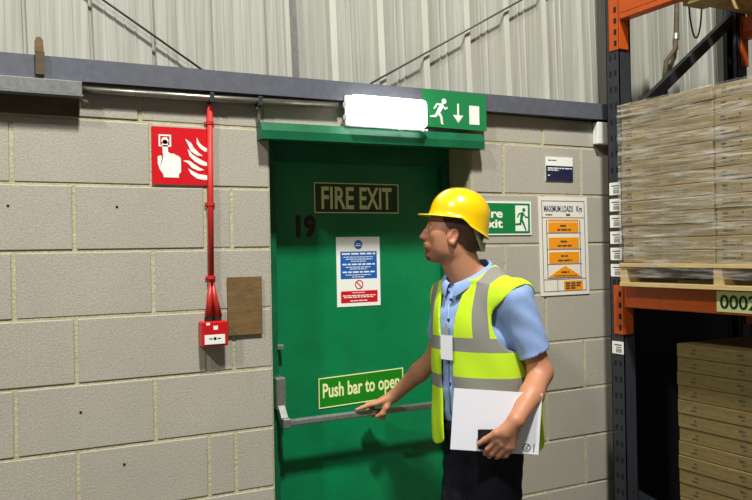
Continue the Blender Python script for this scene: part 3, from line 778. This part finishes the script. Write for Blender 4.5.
def field_obj(name, F, m, parent):
    V, Q = F.mesh(); me = bpy.data.meshes.new(name)
    me.vertices.add(len(V)); me.vertices.foreach_set('co', V.astype(np.float32).ravel())
    me.loops.add(Q.size); me.loops.foreach_set('vertex_index', Q.astype(np.int32).ravel())
    me.polygons.add(len(Q)); me.polygons.foreach_set('loop_start', np.arange(0, Q.size, 4, dtype=np.int32)); me.polygons.foreach_set('loop_total', np.full(len(Q), 4, np.int32))
    me.update(calc_edges=True); me.validate()
    me.polygons.foreach_set('use_smooth', np.ones(len(Q), bool))
    me.materials.append(M[m]); o = bpy.data.objects.new(name, me); COL.objects.link(o)
    if parent is not None: attach(o, parent)
    return o, V

man = empty('person', (1.5, -0.455, 0)); tag(man, 'person in yellow hard hat, blue shirt and yellow vest, one hand on the push bar', 'person')
TO = np.array([1.50, -.455, 0.0]); Fd = np.array([-.974, -.225, 0]); Ld = np.array([.225, -.974, 0]); Up = np.array([0, 0, 1.0])
def T(u, v, z): return TO + Fd * u + Ld * v + Up * z
RT = np.array([Fd, Ld, Up])
# head frame: turned towards the door and tipped back a little
yw = math.radians(27); pt = math.radians(7)
hf0 = np.array([-math.cos(yw), math.sin(yw), 0]); hl = np.array([-math.sin(yw), -math.cos(yw), 0])
hf = hf0 * math.cos(pt) + Up * math.sin(pt); hu = np.cross(hf, hl)
HC = np.array([1.420, -.440, 1.690]); HS = .925
def Hh(x, y, z): return HC + (hf * x + hl * y + hu * z) * HS
RH = np.array([hf, hl, hu])
nS, nE, nW = T(0, .185, 1.462), np.array([1.622, -.672, 1.200]), np.array([1.440, -.764, 1.070])
fS, fE, fW = T(-.02, -.135, 1.455), np.array([1.535, -.135, 1.205]), np.array([1.437, .045, 1.028])

b = Field((1.18, -.90, 0.0), (1.82, .20, 1.86), .0038)
# trunk and legs (mostly under the clothes)
b.ell(T(-.01, .012, .98), (.085, .115, .10), R=RT); b.ell(T(0, 0, 1.12), (.085, .125, .13), .04, RT); b.ell(T(0, 0, 1.31), (.10, .145, .16), .05, RT)
b.cap(nS, fS, .045, .045, .04); b.cap(T(-.01, .06, 1.52), T(0, -.06, 1.52), .042, .042, .04)
for v in (-1, 1):
    b.cap(T(-.018, v * .075 + .012, .93), T(.012, v * .085, .50), .06, .048, .03); b.cap(T(.015, v * .09, .50), T(-.03, v * .095, .09), .045, .034, .02)
    b.cap(T(-.04, v * .095, .05), T(.12, v * .11, .035), .034, .028, .02)
# neck
b.cap(T(.0, 0, 1.46), Hh(-.03, 0, -.055), .062, .056, .03); b.cap(T(.005, 0, 1.46), Hh(.006, 0, -.085), .044, .040, .03)
# head
b.ell(Hh(-.018, 0, .040), (.098, .075, .092), .02, RH)
b.ell(Hh(.038, 0, -.012), (.053, .060, .086), .03, RH)
b.ell(Hh(.032, 0, -.068), (.046, .046, .036), .025, RH)
b.ell(Hh(.066, 0, -.097), (.020, .022, .019), .02, RH)
b.cap(Hh(.082, .028, .034), Hh(.082, -.028, .034), .013, .013, .015)
for v in (-1, 1):
    b.ell(Hh(.056, v * .040, -.010), (.024, .018, .020), .03, RH)
    b.ell(Hh(.100, v * .031, .013), (.012, .015, .010), .012, RH, 's')
    b.ell(Hh(.079, v * .031, .011), (.0145, .0155, .0125), .006, RH)
    b.ell(Hh(.022, v * .046, -.058), (.034, .014, .026), .03, RH)
b.chain([Hh(.090, 0, .022), Hh(.104, 0, -.004), Hh(.1155, 0, -.024)], [.0075, .0085, .0105], .010)
for v in (-1, 1): b.ell(Hh(.102, v * .0125, -.028), (.011, .0075, .0085), .008, RH)
b.ell(Hh(.088, 0, -.055), (.016, .026, .020), .012, RH)
b.ell(Hh(.1025, 0, -.0505), (.0075, .022, .0052), .005, RH); b.ell(Hh(.1, 0, -.0625), (.0075, .019, .006), .005, RH)
b.ell(Hh(.1085, 0, -.0568), (.006, .021, .0016), .002, RH, 's')
for v in (-1, 1):
    c, sn = math.cos(.25), math.sin(.25)
    ax = np.array([hf * c + hu * sn, hl * v, hu * c - hf * sn]); cc = Hh(.004, v * .0775, -.013)
    b.ell(cc, (.0185, .0085, .031), .006, ax)
    b.ell(cc + hl * v * .0075 + hf * .002 - hu * .001, (.0105, .006, .019), .004, ax, 's')
    b.ell(cc + hl * v * .002 - hu * .024, (.010, .0055, .009), .006, ax)
    b.ell(cc + hl * v * .002 + hf * .014 - hu * .002, (.004, .005, .006), .003, ax)
# arms
b.cap(nS, nE, .052, .040, .03); b.cap(nE, (nE + nW) / 2 + np.array([.012, 0, 0]), .041, .040, .02); b.cap((nE + nW) / 2 + np.array([.01, 0, 0]), nW, .0395, .0265, .02)
b.cap(fS, fE, .052, .040, .03); fM = fE * .62 + fW * .38; b.cap(fE, fM, .041, .038, .02); b.cap(fM, fW, .038, .025, .02)
# near hand: back of the hand to the camera, thumb over the phone, fingers hooked under the sheets
def V3(*a): return np.array(a, float)
pl = V3(1.409, -.748, 1.030)
b.cap(nW, pl, .025, .022, .015)
mc = [V3(1.386, -.731, 1.008), V3(1.400, -.737, .994), V3(1.417, -.745, .983), V3(1.433, -.752, .981)]
for q, r in zip(mc, (.0125, .013, .0125, .0115)): b.cap(nW + (q - nW) * .35, q, .017, r, .012)
pp = [V3(1.368, -.704, .974), V3(1.383, -.708, .958), V3(1.402, -.719, .951), V3(1.423, -.731, .951)]
dd = [V3(1.386, -.664, .948), V3(1.403, -.666, .937), V3(1.423, -.677, .933), V3(1.443, -.688, .936)]
ti = [V3(1.397, -.655, .967), V3(1.412, -.657, .960), V3(1.430, -.666, .956), V3(1.450, -.677, .955)]
for i, (r0, r1) in enumerate(((.0105, .0082), (.0105, .0085), (.0102, .008), (.009, .007))):
    b.cap(mc[i], pp[i], r0, r0 * .92, .006); b.cap(pp[i], dd[i], r0 * .9, r1, .003); b.cap(dd[i], ti[i], r1, r1 * .9, .003)
b.cap(V3(1.425, -.760, 1.056), V3(1.381, -.734, 1.030), .017, .0135, .012); b.cap(V3(1.381, -.734, 1.030), V3(1.358, -.704, 1.006), .0125, .0105, .006); b.cap(V3(1.358, -.704, 1.006), V3(1.343, -.690, .992), .0105, .008, .004)
# far hand on the bar
pf = V3(1.400, .072, 1.006)
b.cap(fW, pf, .023, .018, .015)
km = [V3(1.372, .070, 1.003), V3(1.380, .088, .998), V3(1.392, .100, .993), V3(1.405, .110, .990)]
km = [V3(1.366, .064, 1.003), V3(1.374, .078, 1.001), V3(1.388, .090, .997), V3(1.402, .100, .993)]
for q, r in zip(km, (.0125, .0125, .012, .011)): b.cap(fW + (q - fW) * .3, q, .016, r, .012)
b.chain([km[0], V3(1.328, .068, .998), V3(1.300, .072, .990), V3(1.279, .076, .984)], [.0115, .010, .009, .0072], .004)      # index along the bar
b.chain([V3(1.420, .048, 1.010), V3(1.400, .044, .985), V3(1.384, .052, .960), V3(1.368, .068, .948)], [.014, .012, .0105, .0085], .006)   # thumb below
for q, (dx, r) in zip(km[1:], ((-.030, .0098), (-.026, .0096), (-.020, .0088))):
    a1 = q + V3(dx, .028, -.004); a2 = a1 + V3(.004, .004, -.032); a3 = a2 + V3(.012, -.022, -.016)
    b.chain([q, a1, a2, a3], [r, r * .95, r * .88, r * .78], .003)
# one more finger curled on the near side below the bar
b.chain([V3(1.402, .060, .995), V3(1.392, .050, .962), V3(1.394, .062, .940), V3(1.396, .080, .934)], [.011, .0105, .0092, .008], .005)
body, V = field_obj('body', b, 'skin', man)
# skin tone: lips, beard, brows, ruddy nose and ear
q = (V - HC) @ RH.T / HS; x, y, z = q[:, 0], q[:, 1], q[:, 2]
tone = np.tile(np.array(s2l((184, 128, 96))[:3]), (len(V), 1))
def blend(w, c):
    global tone
    w = np.clip(w, 0, 1)[:, None]; tone = tone * (1 - w) + np.array(s2l(c)[:3]) * w
def g(cx, cy, cz, rx, ry, rz): return np.exp(-(((x - cx) / rx) ** 2 + ((np.abs(y) - cy) / ry) ** 2 + ((z - cz) / rz) ** 2))
rs = np.random.RandomState(4); nz = rs.rand(len(V))
blend(.45 * g(.11, 0, -.02, .02, .02, .02), (206, 112, 92)); blend(.4 * g(0, .08, 0, .03, .02, .04), (214, 122, 104)); blend(.35 * g(.06, .05, -.02, .03, .03, .03), (212, 128, 104))
stub = np.clip((-.030 - z) / .02, 0, 1) * np.clip((x - .0) / .03, 0, 1) * (z > -.125) * np.clip((.12 - np.abs(y)) / .02, 0, 1)
blend(.4 * stub, (146, 96, 70))
blend(1.5 * g(.092, 0, -.088, .026, .026, .022) * (.75 + .25 * nz), (110, 56, 30)); blend(1.1 * g(.106, 0, -.0425, .014, .028, .007) * (.7 + .3 * nz), (128, 74, 48))
blend(1.0 * g(.104, .0, -.0515, .008, .022, .0045), (176, 96, 84)); blend(1.0 * g(.104, 0, -.062, .008, .018, .005), (178, 98, 86))
blend(1.2 * g(.092, .031, .038, .014, .020, .0055) * (.8 + .2 * nz), (106, 72, 48))
arm = (V[:, 2] < 1.3) & (V[:, 2] > .9); blend(arm * .14, (196, 128, 98))
ca = body.data.color_attributes.new('tone', 'FLOAT_COLOR', 'POINT'); ca.data.foreach_set('color', np.concatenate([tone, np.ones((len(V), 1))], 1).astype(np.float32).ravel())
# eyes
for v in (-1, 1):
    bm = bmesh.new(); bmesh.ops.create_uvsphere(bm, u_segments=20, v_segments=12, radius=.0118)
    cen = Hh(.0835, v * .031, .0115); dirv = Vector(hf)
    for p in bm.verts: p.co += Vector(cen)
    bm.faces.ensure_lookup_table()
    for f in bm.faces:
        if (f.calc_center_median() - Vector(cen)).normalized().dot(dirv) > .78: f.material_index = 1
    obj('eye', bm, ['eye', 'iris'], man, smooth=True)
# hair
hfld = Field(HC - .16, HC + .16, .0038)
hfld.ell(Hh(-.021, 0, .036), (.1025, .0795, .094), .0, RH); hfld.ell(Hh(-.05, 0, -.03), (.055, .060, .055), .03, RH)
hfld.op(lambda X, Y, Z: -1 * ((X - HC[0]) * -hf[0] + (Y - HC[1]) * -hf[1] + (Z - HC[2]) * -hf[2]) - (.030 + 0 * X) + 0.0, HC - .2, HC + .2, .0, 's') if False else None
def hcut(X, Y, Z):
    px, py, pz = X - HC[0], Y - HC[1], Z - HC[2]
    hx = px * hf[0] + py * hf[1] + pz * hf[2]; hz = px * hu[0] + py * hu[1] + pz * hu[2]; hy = px * hl[0] + py * hl[1] + pz * hl[2]
    front = np.where(hz > .012, .038 + (hz - .012) * .5, .022 + (hz - .012) * .4)      # hair line: temple then sideburn
    d1 = hx - front                                          # keep behind the line
    d2 = (-.035 - hz) - np.clip(-hx - .03, 0, .05) * 1.0      # nape line drops at the back
    ear = .0 * hx + .023 - np.sqrt((hx + .000) ** 2 + ((hz + .016) * .8) ** 2)   # keep the ear clear
    return -np.maximum(np.maximum(d1, d2), ear)
hfld.op(hcut, HC - .2, HC + .2, 0, 's')
hair, _ = field_obj('hair', hfld, 'hair', man)
# sideburn
sb = Field(HC - .14, HC + .14, .003)
for v in (-1, 1): sb.ell(Hh(.031, v * .0645, .004), (.012, .009, .034), 0, RH)
sbo, _ = field_obj('sideburn', sb, 'hair', man)
gf = Field(HC - .14, HC + .14, .003); gf.ell(Hh(.078, 0, -.096), (.017, .020, .018), 0, RH); gf.ell(Hh(.087, 0, -.080), (.010, .013, .014), .01, RH)
gto, _ = field_obj('goatee', gf, 'beard', man)

# hard hat: shell, ridge, rim and peak
def hat():
    bm = bmesh.new(); nt, nr = 72, 16; rings = []
    cz = .058; a, bb, c = .128, .108, .112; cx = -.020
    for j in range(nr + 1):
        ph = math.pi / 2 * j / nr; row = []
        for i in range(nt):
            t = 2 * math.pi * i / nt; ct, st = math.cos(t), math.sin(t)
            rr = math.sin(ph) ** .92; zz = math.cos(ph) ** .92 * c
            ridge = .004 * math.exp(-(st / .16) ** 2) * (0.3 + .7 * math.sin(ph)) if j > 0 else .003
            row.append((cx + a * ct * rr, bb * st * rr, cz + zz + ridge * (1 - rr) + 0.002))
        rings.append(row)
    def rim(i):
        t = 2 * math.pi * i / nt; return math.cos(t), math.sin(t)
    # skirt below the dome: deeper at the back, arched at the temples
    def drop(ct): return -.006 - .050 * max(0, -ct) ** .8 + (.008 * (1 - abs(ct)) if ct > -.2 else 0)
    for fr, out in ((.35, .002), (.75, .004), (.97, .0055), (1.0, .012), (1.14, .013), (1.2, .012)):
        row = []
        for i in range(nt):
            ct, st = rim(i); dz = drop(ct) * min(fr, 1.0) - max(fr - 1, 0) * .03 * (1.0)
            pk = .036 * max(0, (ct - .30) / .70) ** .75 if ct > .30 else 0
            ext = pk if fr >= 1.0 else 0
            k = (1.0 if fr >= 1.0 else 0)
            x = cx + (a + out) * ct + ext * 1.0; y = (bb + out) * st; z = cz + dz - .010 * min(fr, 1) - (ext / .046) * .004
            row.append((x, y, z))
        rings.append(row)
    tl = math.radians(4.5); ctl, stl = math.cos(tl), math.sin(tl)
    def hp(x, y, z):
        x, y, z = (x + .02) * .925, y * .945, (z - .058) * .97
        return tuple(Hh(x * ctl - z * stl - .0215, y, x * stl + z * ctl + .070))
    vr = [[bm.verts.new(hp(*p)) for p in row] for row in rings]
    for A_, B_ in zip(vr, vr[1:]):
        for i in range(nt): bm.faces.new((A_[i], A_[(i + 1) % nt], B_[(i + 1) % nt], B_[i]))
    bmesh.ops.remove_doubles(bm, verts=bm.verts, dist=.0002)
    return bm
ho = obj('hard_hat', hat(), 'hat', man, smooth=True)
md = ho.modifiers.new('thickness', 'SOLIDIFY'); md.thickness = .0028; md.offset = -1
md = ho.modifiers.new('smooth', 'SUBSURF'); md.levels = 1; md.render_levels = 1
ho['label'] = 'yellow hard hat'
bm = bmesh.new()      # nape harness of the hat
pts = []
def strip(bm, ps, wv, th=.002):
    prev = None
    for p, w, nrm in ps:
        a_, b_ = Vector(p + w * wv), Vector(p - w * wv); n_ = Vector(nrm) * th
        cur = [bm.verts.new(a_), bm.verts.new(b_), bm.verts.new(b_ - n_), bm.verts.new(a_ - n_)]
        if prev:
            for k in range(4): bm.faces.new((prev[k], prev[(k + 1) % 4], cur[(k + 1) % 4], cur[k]))
        else: bm.faces.new(cur)
        prev = cur
    bm.faces.new(prev)
ps = []
for k in range(25):
    t = math.radians(110 + 140 * k / 24); ct, st = math.cos(t), math.sin(t)
    dz = .048 - .088 * max(0, min(1, (-ct - .34) / .45)) ** 1.0
    ps.append((Hh(-.030 + .104 * ct, .0845 * st, dz), .5 * (hu * .8 + hf * .5 * 0), hf * ct + hl * st))
strip(bm, [(p, w / np.linalg.norm(w), n) for p, w, n in ps], .016)
obj('harness_strap', bm, 'strap', ho, smooth=True)

# shirt
def folds(X, Y, Z, s): return s * (np.sin(X * 46 + Z * 31 + 1.3 * np.sin(Y * 25)) * np.sin(Y * 38 - Z * 22) + .5 * np.sin(Z * 90 + X * 60 + Y * 35))
def add_folds(F, s):
    sl, P = F.sub(F.lo, F.lo + F.n * F.h); F.D[sl] += folds(*P, s).astype(np.float32)
sh = Field((1.2, -.80, .86), (1.78, .0, 1.60), .0045)
def torso(F, e):
    F.ell(T(-.005, .008, 1.04), (.112 + e, .145 + e, .08 + e), .03, RT); F.ell(T(.005, 0, 1.14), (.122 + e, .150 + e, .14 + e), .05, RT); F.ell(T(.005, .004, 1.31), (.129 + e, .156 + e, .165 + e), .05, RT)
    F.cap(T(0, .16, 1.455), T(-.01, -.120, 1.450), .058 + e, .058 + e, .05); F.cap(T(-.01, .06, 1.518), T(-.01, -.06, 1.515), .046 + e, .046 + e, .06)
torso(sh, .006)
sh.cap(T(.050, .030, 1.405), T(.050, -.030, 1.405), .066, .066, .05); sh.cap(T(.030, .025, 1.46), T(.030, -.025, 1.46), .060, .060, .04)
nH = nS + (nE - nS) * .80; fH = fS + (fE - fS) * .72
sh.cap(nS, nH, .067, .058, .03); sh.cap(nH, nH + (nE - nS) * .06, .058, .058, .01); sh.cap(fS, fH, .066, .057, .03)
add_folds(sh, .0022)
def plane(o, n): n = np.array(n) / np.linalg.norm(n); return lambda X, Y, Z: (X - o[0]) * n[0] + (Y - o[1]) * n[1] + (Z - o[2]) * n[2]
def cutend(F, o, n, rad):
    p = plane(o, n); c = np.array(o)
    F.op(lambda X, Y, Z: np.maximum(-p(X, Y, Z), np.sqrt((X - c[0]) ** 2 + (Y - c[1]) ** 2 + (Z - c[2]) ** 2) - rad), c - rad, c + rad, 0, 's')
hemn = (nE - nS) / np.linalg.norm(nE - nS); hemf = (fE - fS) / np.linalg.norm(fE - fS)
cutend(sh, nS + (nE - nS) * .74, hemn + np.array([0.1, 0, .0]), .10); cutend(sh, fS + (fE - fS) * .64, hemf, .10)
e0 = nS + (nE - nS) * .74; sh.cap(e0 - hemn * .035, e0 + hemn * .05, .049, .052, .0, 's')
e1 = fS + (fE - fS) * .64; sh.cap(e1 - hemf * .03, e1 + hemf * .05, .047, .050, .0, 's')
sh.cap(T(.015, 0, 1.57), T(.03, 0, 1.70), .058, .075, .004, 's')
shirt, _ = field_obj('shirt', sh, 'shirt', man)
# collar
def collar():
    bm = bmesh.new(); prev = None; n = 40
    for k in range(n + 1):
        t = math.radians(9 + 342 * k / n); ct, st = math.cos(t), math.sin(t)
        fr = max(0, ct)
        bk = (1 - ct) / 2; bk = bk ** .8
        zb = 1.492 + .068 * bk; ztp = zb + .030 + .012 * bk; cu_ = .022 + .2 * 0
        base = T(.024 + .080 * ct, .074 * st, zb); top = T(.034 + .078 * ct, .070 * st, ztp)
        wid = .034 + .030 * fr ** 4
        fold = T(.030 + (.096 + .008 * fr) * ct, (.092 + .008 * fr) * st, ztp - wid)
        mid = top * .5 + fold * .5 + (Fd * ct + Ld * st) * .008 + Up * .006
        cur = [bm.verts.new(Vector(p)) for p in (base, top, mid, fold)]
        if prev:
            for j in range(3): bm.faces.new((prev[j], cur[j], cur[j + 1], prev[j + 1]))
        prev = cur
    return bm
co = obj('collar', collar(), 'shirt', shirt, smooth=True); md = co.modifiers.new('thickness', 'SOLIDIFY'); md.thickness = .0022; md = co.modifiers.new('s', 'SUBSURF'); md.levels = 2; md.render_levels = 2
bm = bmesh.new(); tube(bm, [T(.128, -.004, 1.44), T(.142, -.003, 1.34), T(.139, -.003, 1.2), T(.132, -.003, 1.05)], .0028, 6)
obj('placket', bm, 'shirt', shirt, smooth=True)
for z, u in ((1.455, .120), (1.385, .134), (1.235, .136), (1.16, .133)):
    bm = bmesh.new(); c = Vector(T(u, 0, z)); tube(bm, [c, c + Vector(Fd) * .005], .0055, 10); obj('button', bm, 'button', shirt)

# vest
ve = Field((1.14, -.86, .86), (1.84, .0, 1.60), .0042)
def vestbody(F, e):
    def fn(X, Y, Z):
        u = (X - TO[0]) * Fd[0] + (Y - TO[1]) * Fd[1]; v = (X - TO[0]) * Ld[0] + (Y - TO[1]) * Ld[1]
        v = np.where(v < 0, v * 1.13, v)
        t = np.clip((1.33 - Z) / .40, 0, 1); tp = np.clip((Z - 1.33) / .18, 0, 1)
        af = .146 - .010 * t - .045 * tp ** 2; ab = .145 + .15 * np.clip((1.36 - Z) / .25, 0, 1) - .02 * tp ** 2; bb = .192 + .016 * t
        af = af + .004 * np.sin(v * 46 + Z * 9) * t; ab = ab + .006 * np.sin(v * 40) * t
        a = np.where(u > 0, af, ab) + e; bb = bb + e
        k = np.sqrt((u / a) ** 2 + (v / bb) ** 2)
        ztop = 1.53 - .0 * Z - .25 * np.clip(np.abs(v) - .05, 0, .2)
        return np.maximum((k - 1) * np.minimum(a, bb), np.maximum(Z - ztop - e, .875 - Z))
    return fn
ve.op(vestbody(ve, 0), (1.2, -.8, .9), (1.8, -.05, 1.58), 0, 'u')
ve.cap(T(-.005, .185, 1.458), T(-.01, -.122, 1.455), .076, .069, .04); ve.cap(T(-.01, .06, 1.52), T(-.01, -.06, 1.518), .060, .060, .06)
sl, P = ve.sub(ve.lo, ve.lo + ve.n * ve.h); ve.D[sl] += (.0028 * np.sin(P[2] * 17 + P[0] * 21 + 1.1 * np.sin(P[1] * 14)) * np.sin(P[1] * 19 - P[2] * 12)).astype(np.float32)
inner = ve.D + .0085
ve.D = np.maximum(ve.D, -inner)
def vcut(X, Y, Z):
    u = (X - TO[0]) * Fd[0] + (Y - TO[1]) * Fd[1]; v = (X - TO[0]) * Ld[0] + (Y - TO[1]) * Ld[1]
    w = .030 + .036 * np.clip((Z - 1.28) / .26, 0, 1) ** 1.25 - .004 * np.clip((1.2 - Z) / .3, 0, 1)
    return np.maximum(np.abs(v + .008) - w * .95, -u)            # front opening
ve.op(vcut, ve.lo, ve.lo + ve.n * ve.h, 0, 's')
ve.cap(T(.025, 0, 1.55), T(.035, 0, 1.72), .088, .10, .006, 's')
def hem(X, Y, Z):
    u = (X - TO[0]) * Fd[0] + (Y - TO[1]) * Fd[1]; v = (X - TO[0]) * Ld[0] + (Y - TO[1]) * Ld[1]
    return Z - (.970 - .055 * np.clip(-u / .08, 0, 1) - .03 * np.clip(-v / .1, 0, 1) * (u > 0) + .015 * np.sin(v * 20))
ve.op(hem, ve.lo, (2, 0, 1.0), 0, 's')
# arm holes
d_ = np.array([.0, 0, -.0])
def armcyl(X, Y, Z):
    u = (X - TO[0]) * Fd[0] + (Y - TO[1]) * Fd[1]; v = (X - TO[0]) * Ld[0] + (Y - TO[1]) * Ld[1]
    return np.maximum(np.sqrt((u - .005) ** 2 + ((Z - 1.385) * .80) ** 2) - .100 + .25 * np.clip(.25 - v, 0, .12), .14 - v)
ve.op(armcyl, (1.2, -.86, 1.2), (1.84, -.5, 1.6), .008, 's')
ve.cap(T(-.01, -.190, 1.44), T(.0, -.215, 1.34), .060, .060, .01, 's')
vest, V = field_obj('hi_vis_vest', ve, 'vest', man)
vest['label'] = 'fluorescent yellow vest with silver bands'
uv = (V - TO); u = uv @ Fd; v = uv @ Ld; z = V[:, 2]
band = np.minimum(np.abs(z - 1.297 - .03 * u) - .0245, np.abs(z - 1.160 - .03 * u) - .0245)
vb = np.maximum(np.abs(np.abs(v) - .118 - .10 * np.clip(1.42 - z, 0, .2)) - .024, 1.297 - z)
band = np.minimum(band, vb)
at = vest.data.attributes.new('band', 'FLOAT', 'POINT'); at.data.foreach_set('value', band.astype(np.float32))
# badge
bm = bmesh.new()
def quad_plate(bm, c, ex, ey, w, h, th, mi=0, dy=0):
    n_ = np.cross(ex, ey); pts_ = []
    for sx, sy in ((-1, -1), (1, -1), (1, 1), (-1, 1)): pts_.append(c + ex * sx * w / 2 + ey * sy * h / 2)
    a_ = [bm.verts.new(Vector(p)) for p in pts_]; b_ = [bm.verts.new(Vector(p + n_ * th)) for p in pts_]
    fs = [bm.faces.new(a_), bm.faces.new(b_)] + [bm.faces.new((a_[k], a_[(k + 1) % 4], b_[(k + 1) % 4], b_[k])) for k in range(4)]
    for f in fs: f.material_index = mi
cB = T(.158, .010, 1.290)
quad_plate(bm, cB, -Ld, Up, .055, .085, -.002, 0)
for i, zz in enumerate((.03, .022, .010, -.002, -.012, -.02)): quad_plate(bm, cB + Up * zz + Fd * .0008, -Ld, Up, .03 if i % 2 else .022, .003, .0006, 1)
quad_plate(bm, cB + Up * .062, -Ld, Up, .012, .04, -.002, 2)
bd = obj('id_badge', bm, ['paper', 'outline', 'strap'], shirt); bd['label'] = 'white identity badge clipped to the shirt'

# trousers and shoes
tr = Field((1.3, -.70, .03), (1.75, -.2, 1.06), .0055)
tr.ell(T(-.008, .008, 1.00), (.128, .160, .075), .03, RT); tr.ell(T(-.014, .012, .965), (.116, .150, .115), .03, RT)
for s_ in (-1, 1):
    tr.cap(T(-.020, s_ * .075 + .012, .92), T(.01, s_ * .085, .50), .088, .078, .03); tr.cap(T(.01, s_ * .092, .50), T(-.03, s_ * .095, .07), .077, .062, .03)
add_folds(tr, .003)
tr.op(lambda X, Y, Z: 1.035 - Z + 0 * X, (1.2, -.8, 1.0), (1.8, -.1, 1.2), 0, 's') if False else None
trs, _ = field_obj('trousers', tr, 'trousers', man)
for s_ in (-1, 1):
    sf = Field(T(.06, s_ * .1, .06) - np.array([.22, .14, .065]), T(.06, s_ * .1, .06) + np.array([.22, .14, .08]), .005)
    sf.cap(T(-.05, s_ * .095, .045), T(.14, s_ * .115, .038), .045, .037, .02); sf.cap(T(-.03, s_ * .095, .06), T(-.03, s_ * .095, .10), .045, .042, .02)
    sf.op(lambda X, Y, Z: Z - .001 + 0 * X, sf.lo - .1, (3, 1, .02), 0, 's')
    field_obj('shoe', sf, 'shoe', man)

# papers and phone held in the near hand
r_ = np.array(_r); u_ = np.array(_u); nv = -np.array(_f)
ang = math.radians(-3.6); er = r_ * math.cos(ang) + u_ * math.sin(ang); eu = u_ * math.cos(ang) - r_ * math.sin(ang)
Pc = np.array([1.417, -.689, 1.056])
bm = bmesh.new()
quad_plate(bm, Pc, er, eu, .294, .205, -.003)
quad_plate(bm, Pc + nv * .0006 + er * -.002 + eu * .001, er, eu, .292, .204, .0006)
pp_ = obj('paper_sheets', bm, 'paper'); tag(pp_, 'white paper sheets held flat against the hip by the person', 'paper')
bm = bmesh.new()
lc = Pc + er * .106 + eu * -.080 + nv * .0014; n = 26
for k in range(n):
    a0, a1 = 2 * math.pi * k / n, 2 * math.pi * (k + 1) / n
    p4 = [lc + er * rr * math.cos(a) + eu * rr * math.sin(a) for rr, a in ((.0135, a0), (.0135, a1), (.0105, a1), (.0105, a0))]
    bm.faces.new([bm.verts.new(Vector(p)) for p in p4])
quad_plate(bm, lc + er * .002 + eu * .004, (er + eu) / 2 ** .5, (eu - er) / 2 ** .5, .011, .003, .0003)
quad_plate(bm, lc + er * .0 + eu * -.004, er, eu, .008, .003, .0003)
for k in range(5): quad_plate(bm, lc + er * .024 + eu * (-.012 + k * .006), er, eu, .004, .004, .0003)
lo_ = obj('printed_logo', bm, 'ink', pp_); lo_['label'] = 'small round black printed mark'
bm = bmesh.new()
ang2 = math.radians(0); quad_plate(bm, np.array([1.396, -.692, 1.001]) , r_, u_, .096, .066, .009)
bmesh.ops.bevel(bm, geom=bm.edges[:], offset=.002, segments=2, affect='EDGES')
tag(obj('phone', bm, 'phone'), 'black phone gripped in front of the white papers', 'phone')

# ------------------------------------------------------------------ origins of the single-mesh things go to their base
for o in list(SC.objects):
    if o.parent is None and o.type == 'MESH' and o.get('kind') != 'structure' and Vector(o.location).length < 1e-6 and o.data.users == 1:
        bb = [Vector(c) for c in o.bound_box]; c = Vector((sum(p.x for p in bb) / 8, sum(p.y for p in bb) / 8, min(p.z for p in bb)))
        kids = [k for k in SC.objects if k.parent == o]
        o.data.transform(Matrix.Translation(-c)); o.location = c
        for k in kids: k.matrix_parent_inverse = Matrix.Translation(-c)
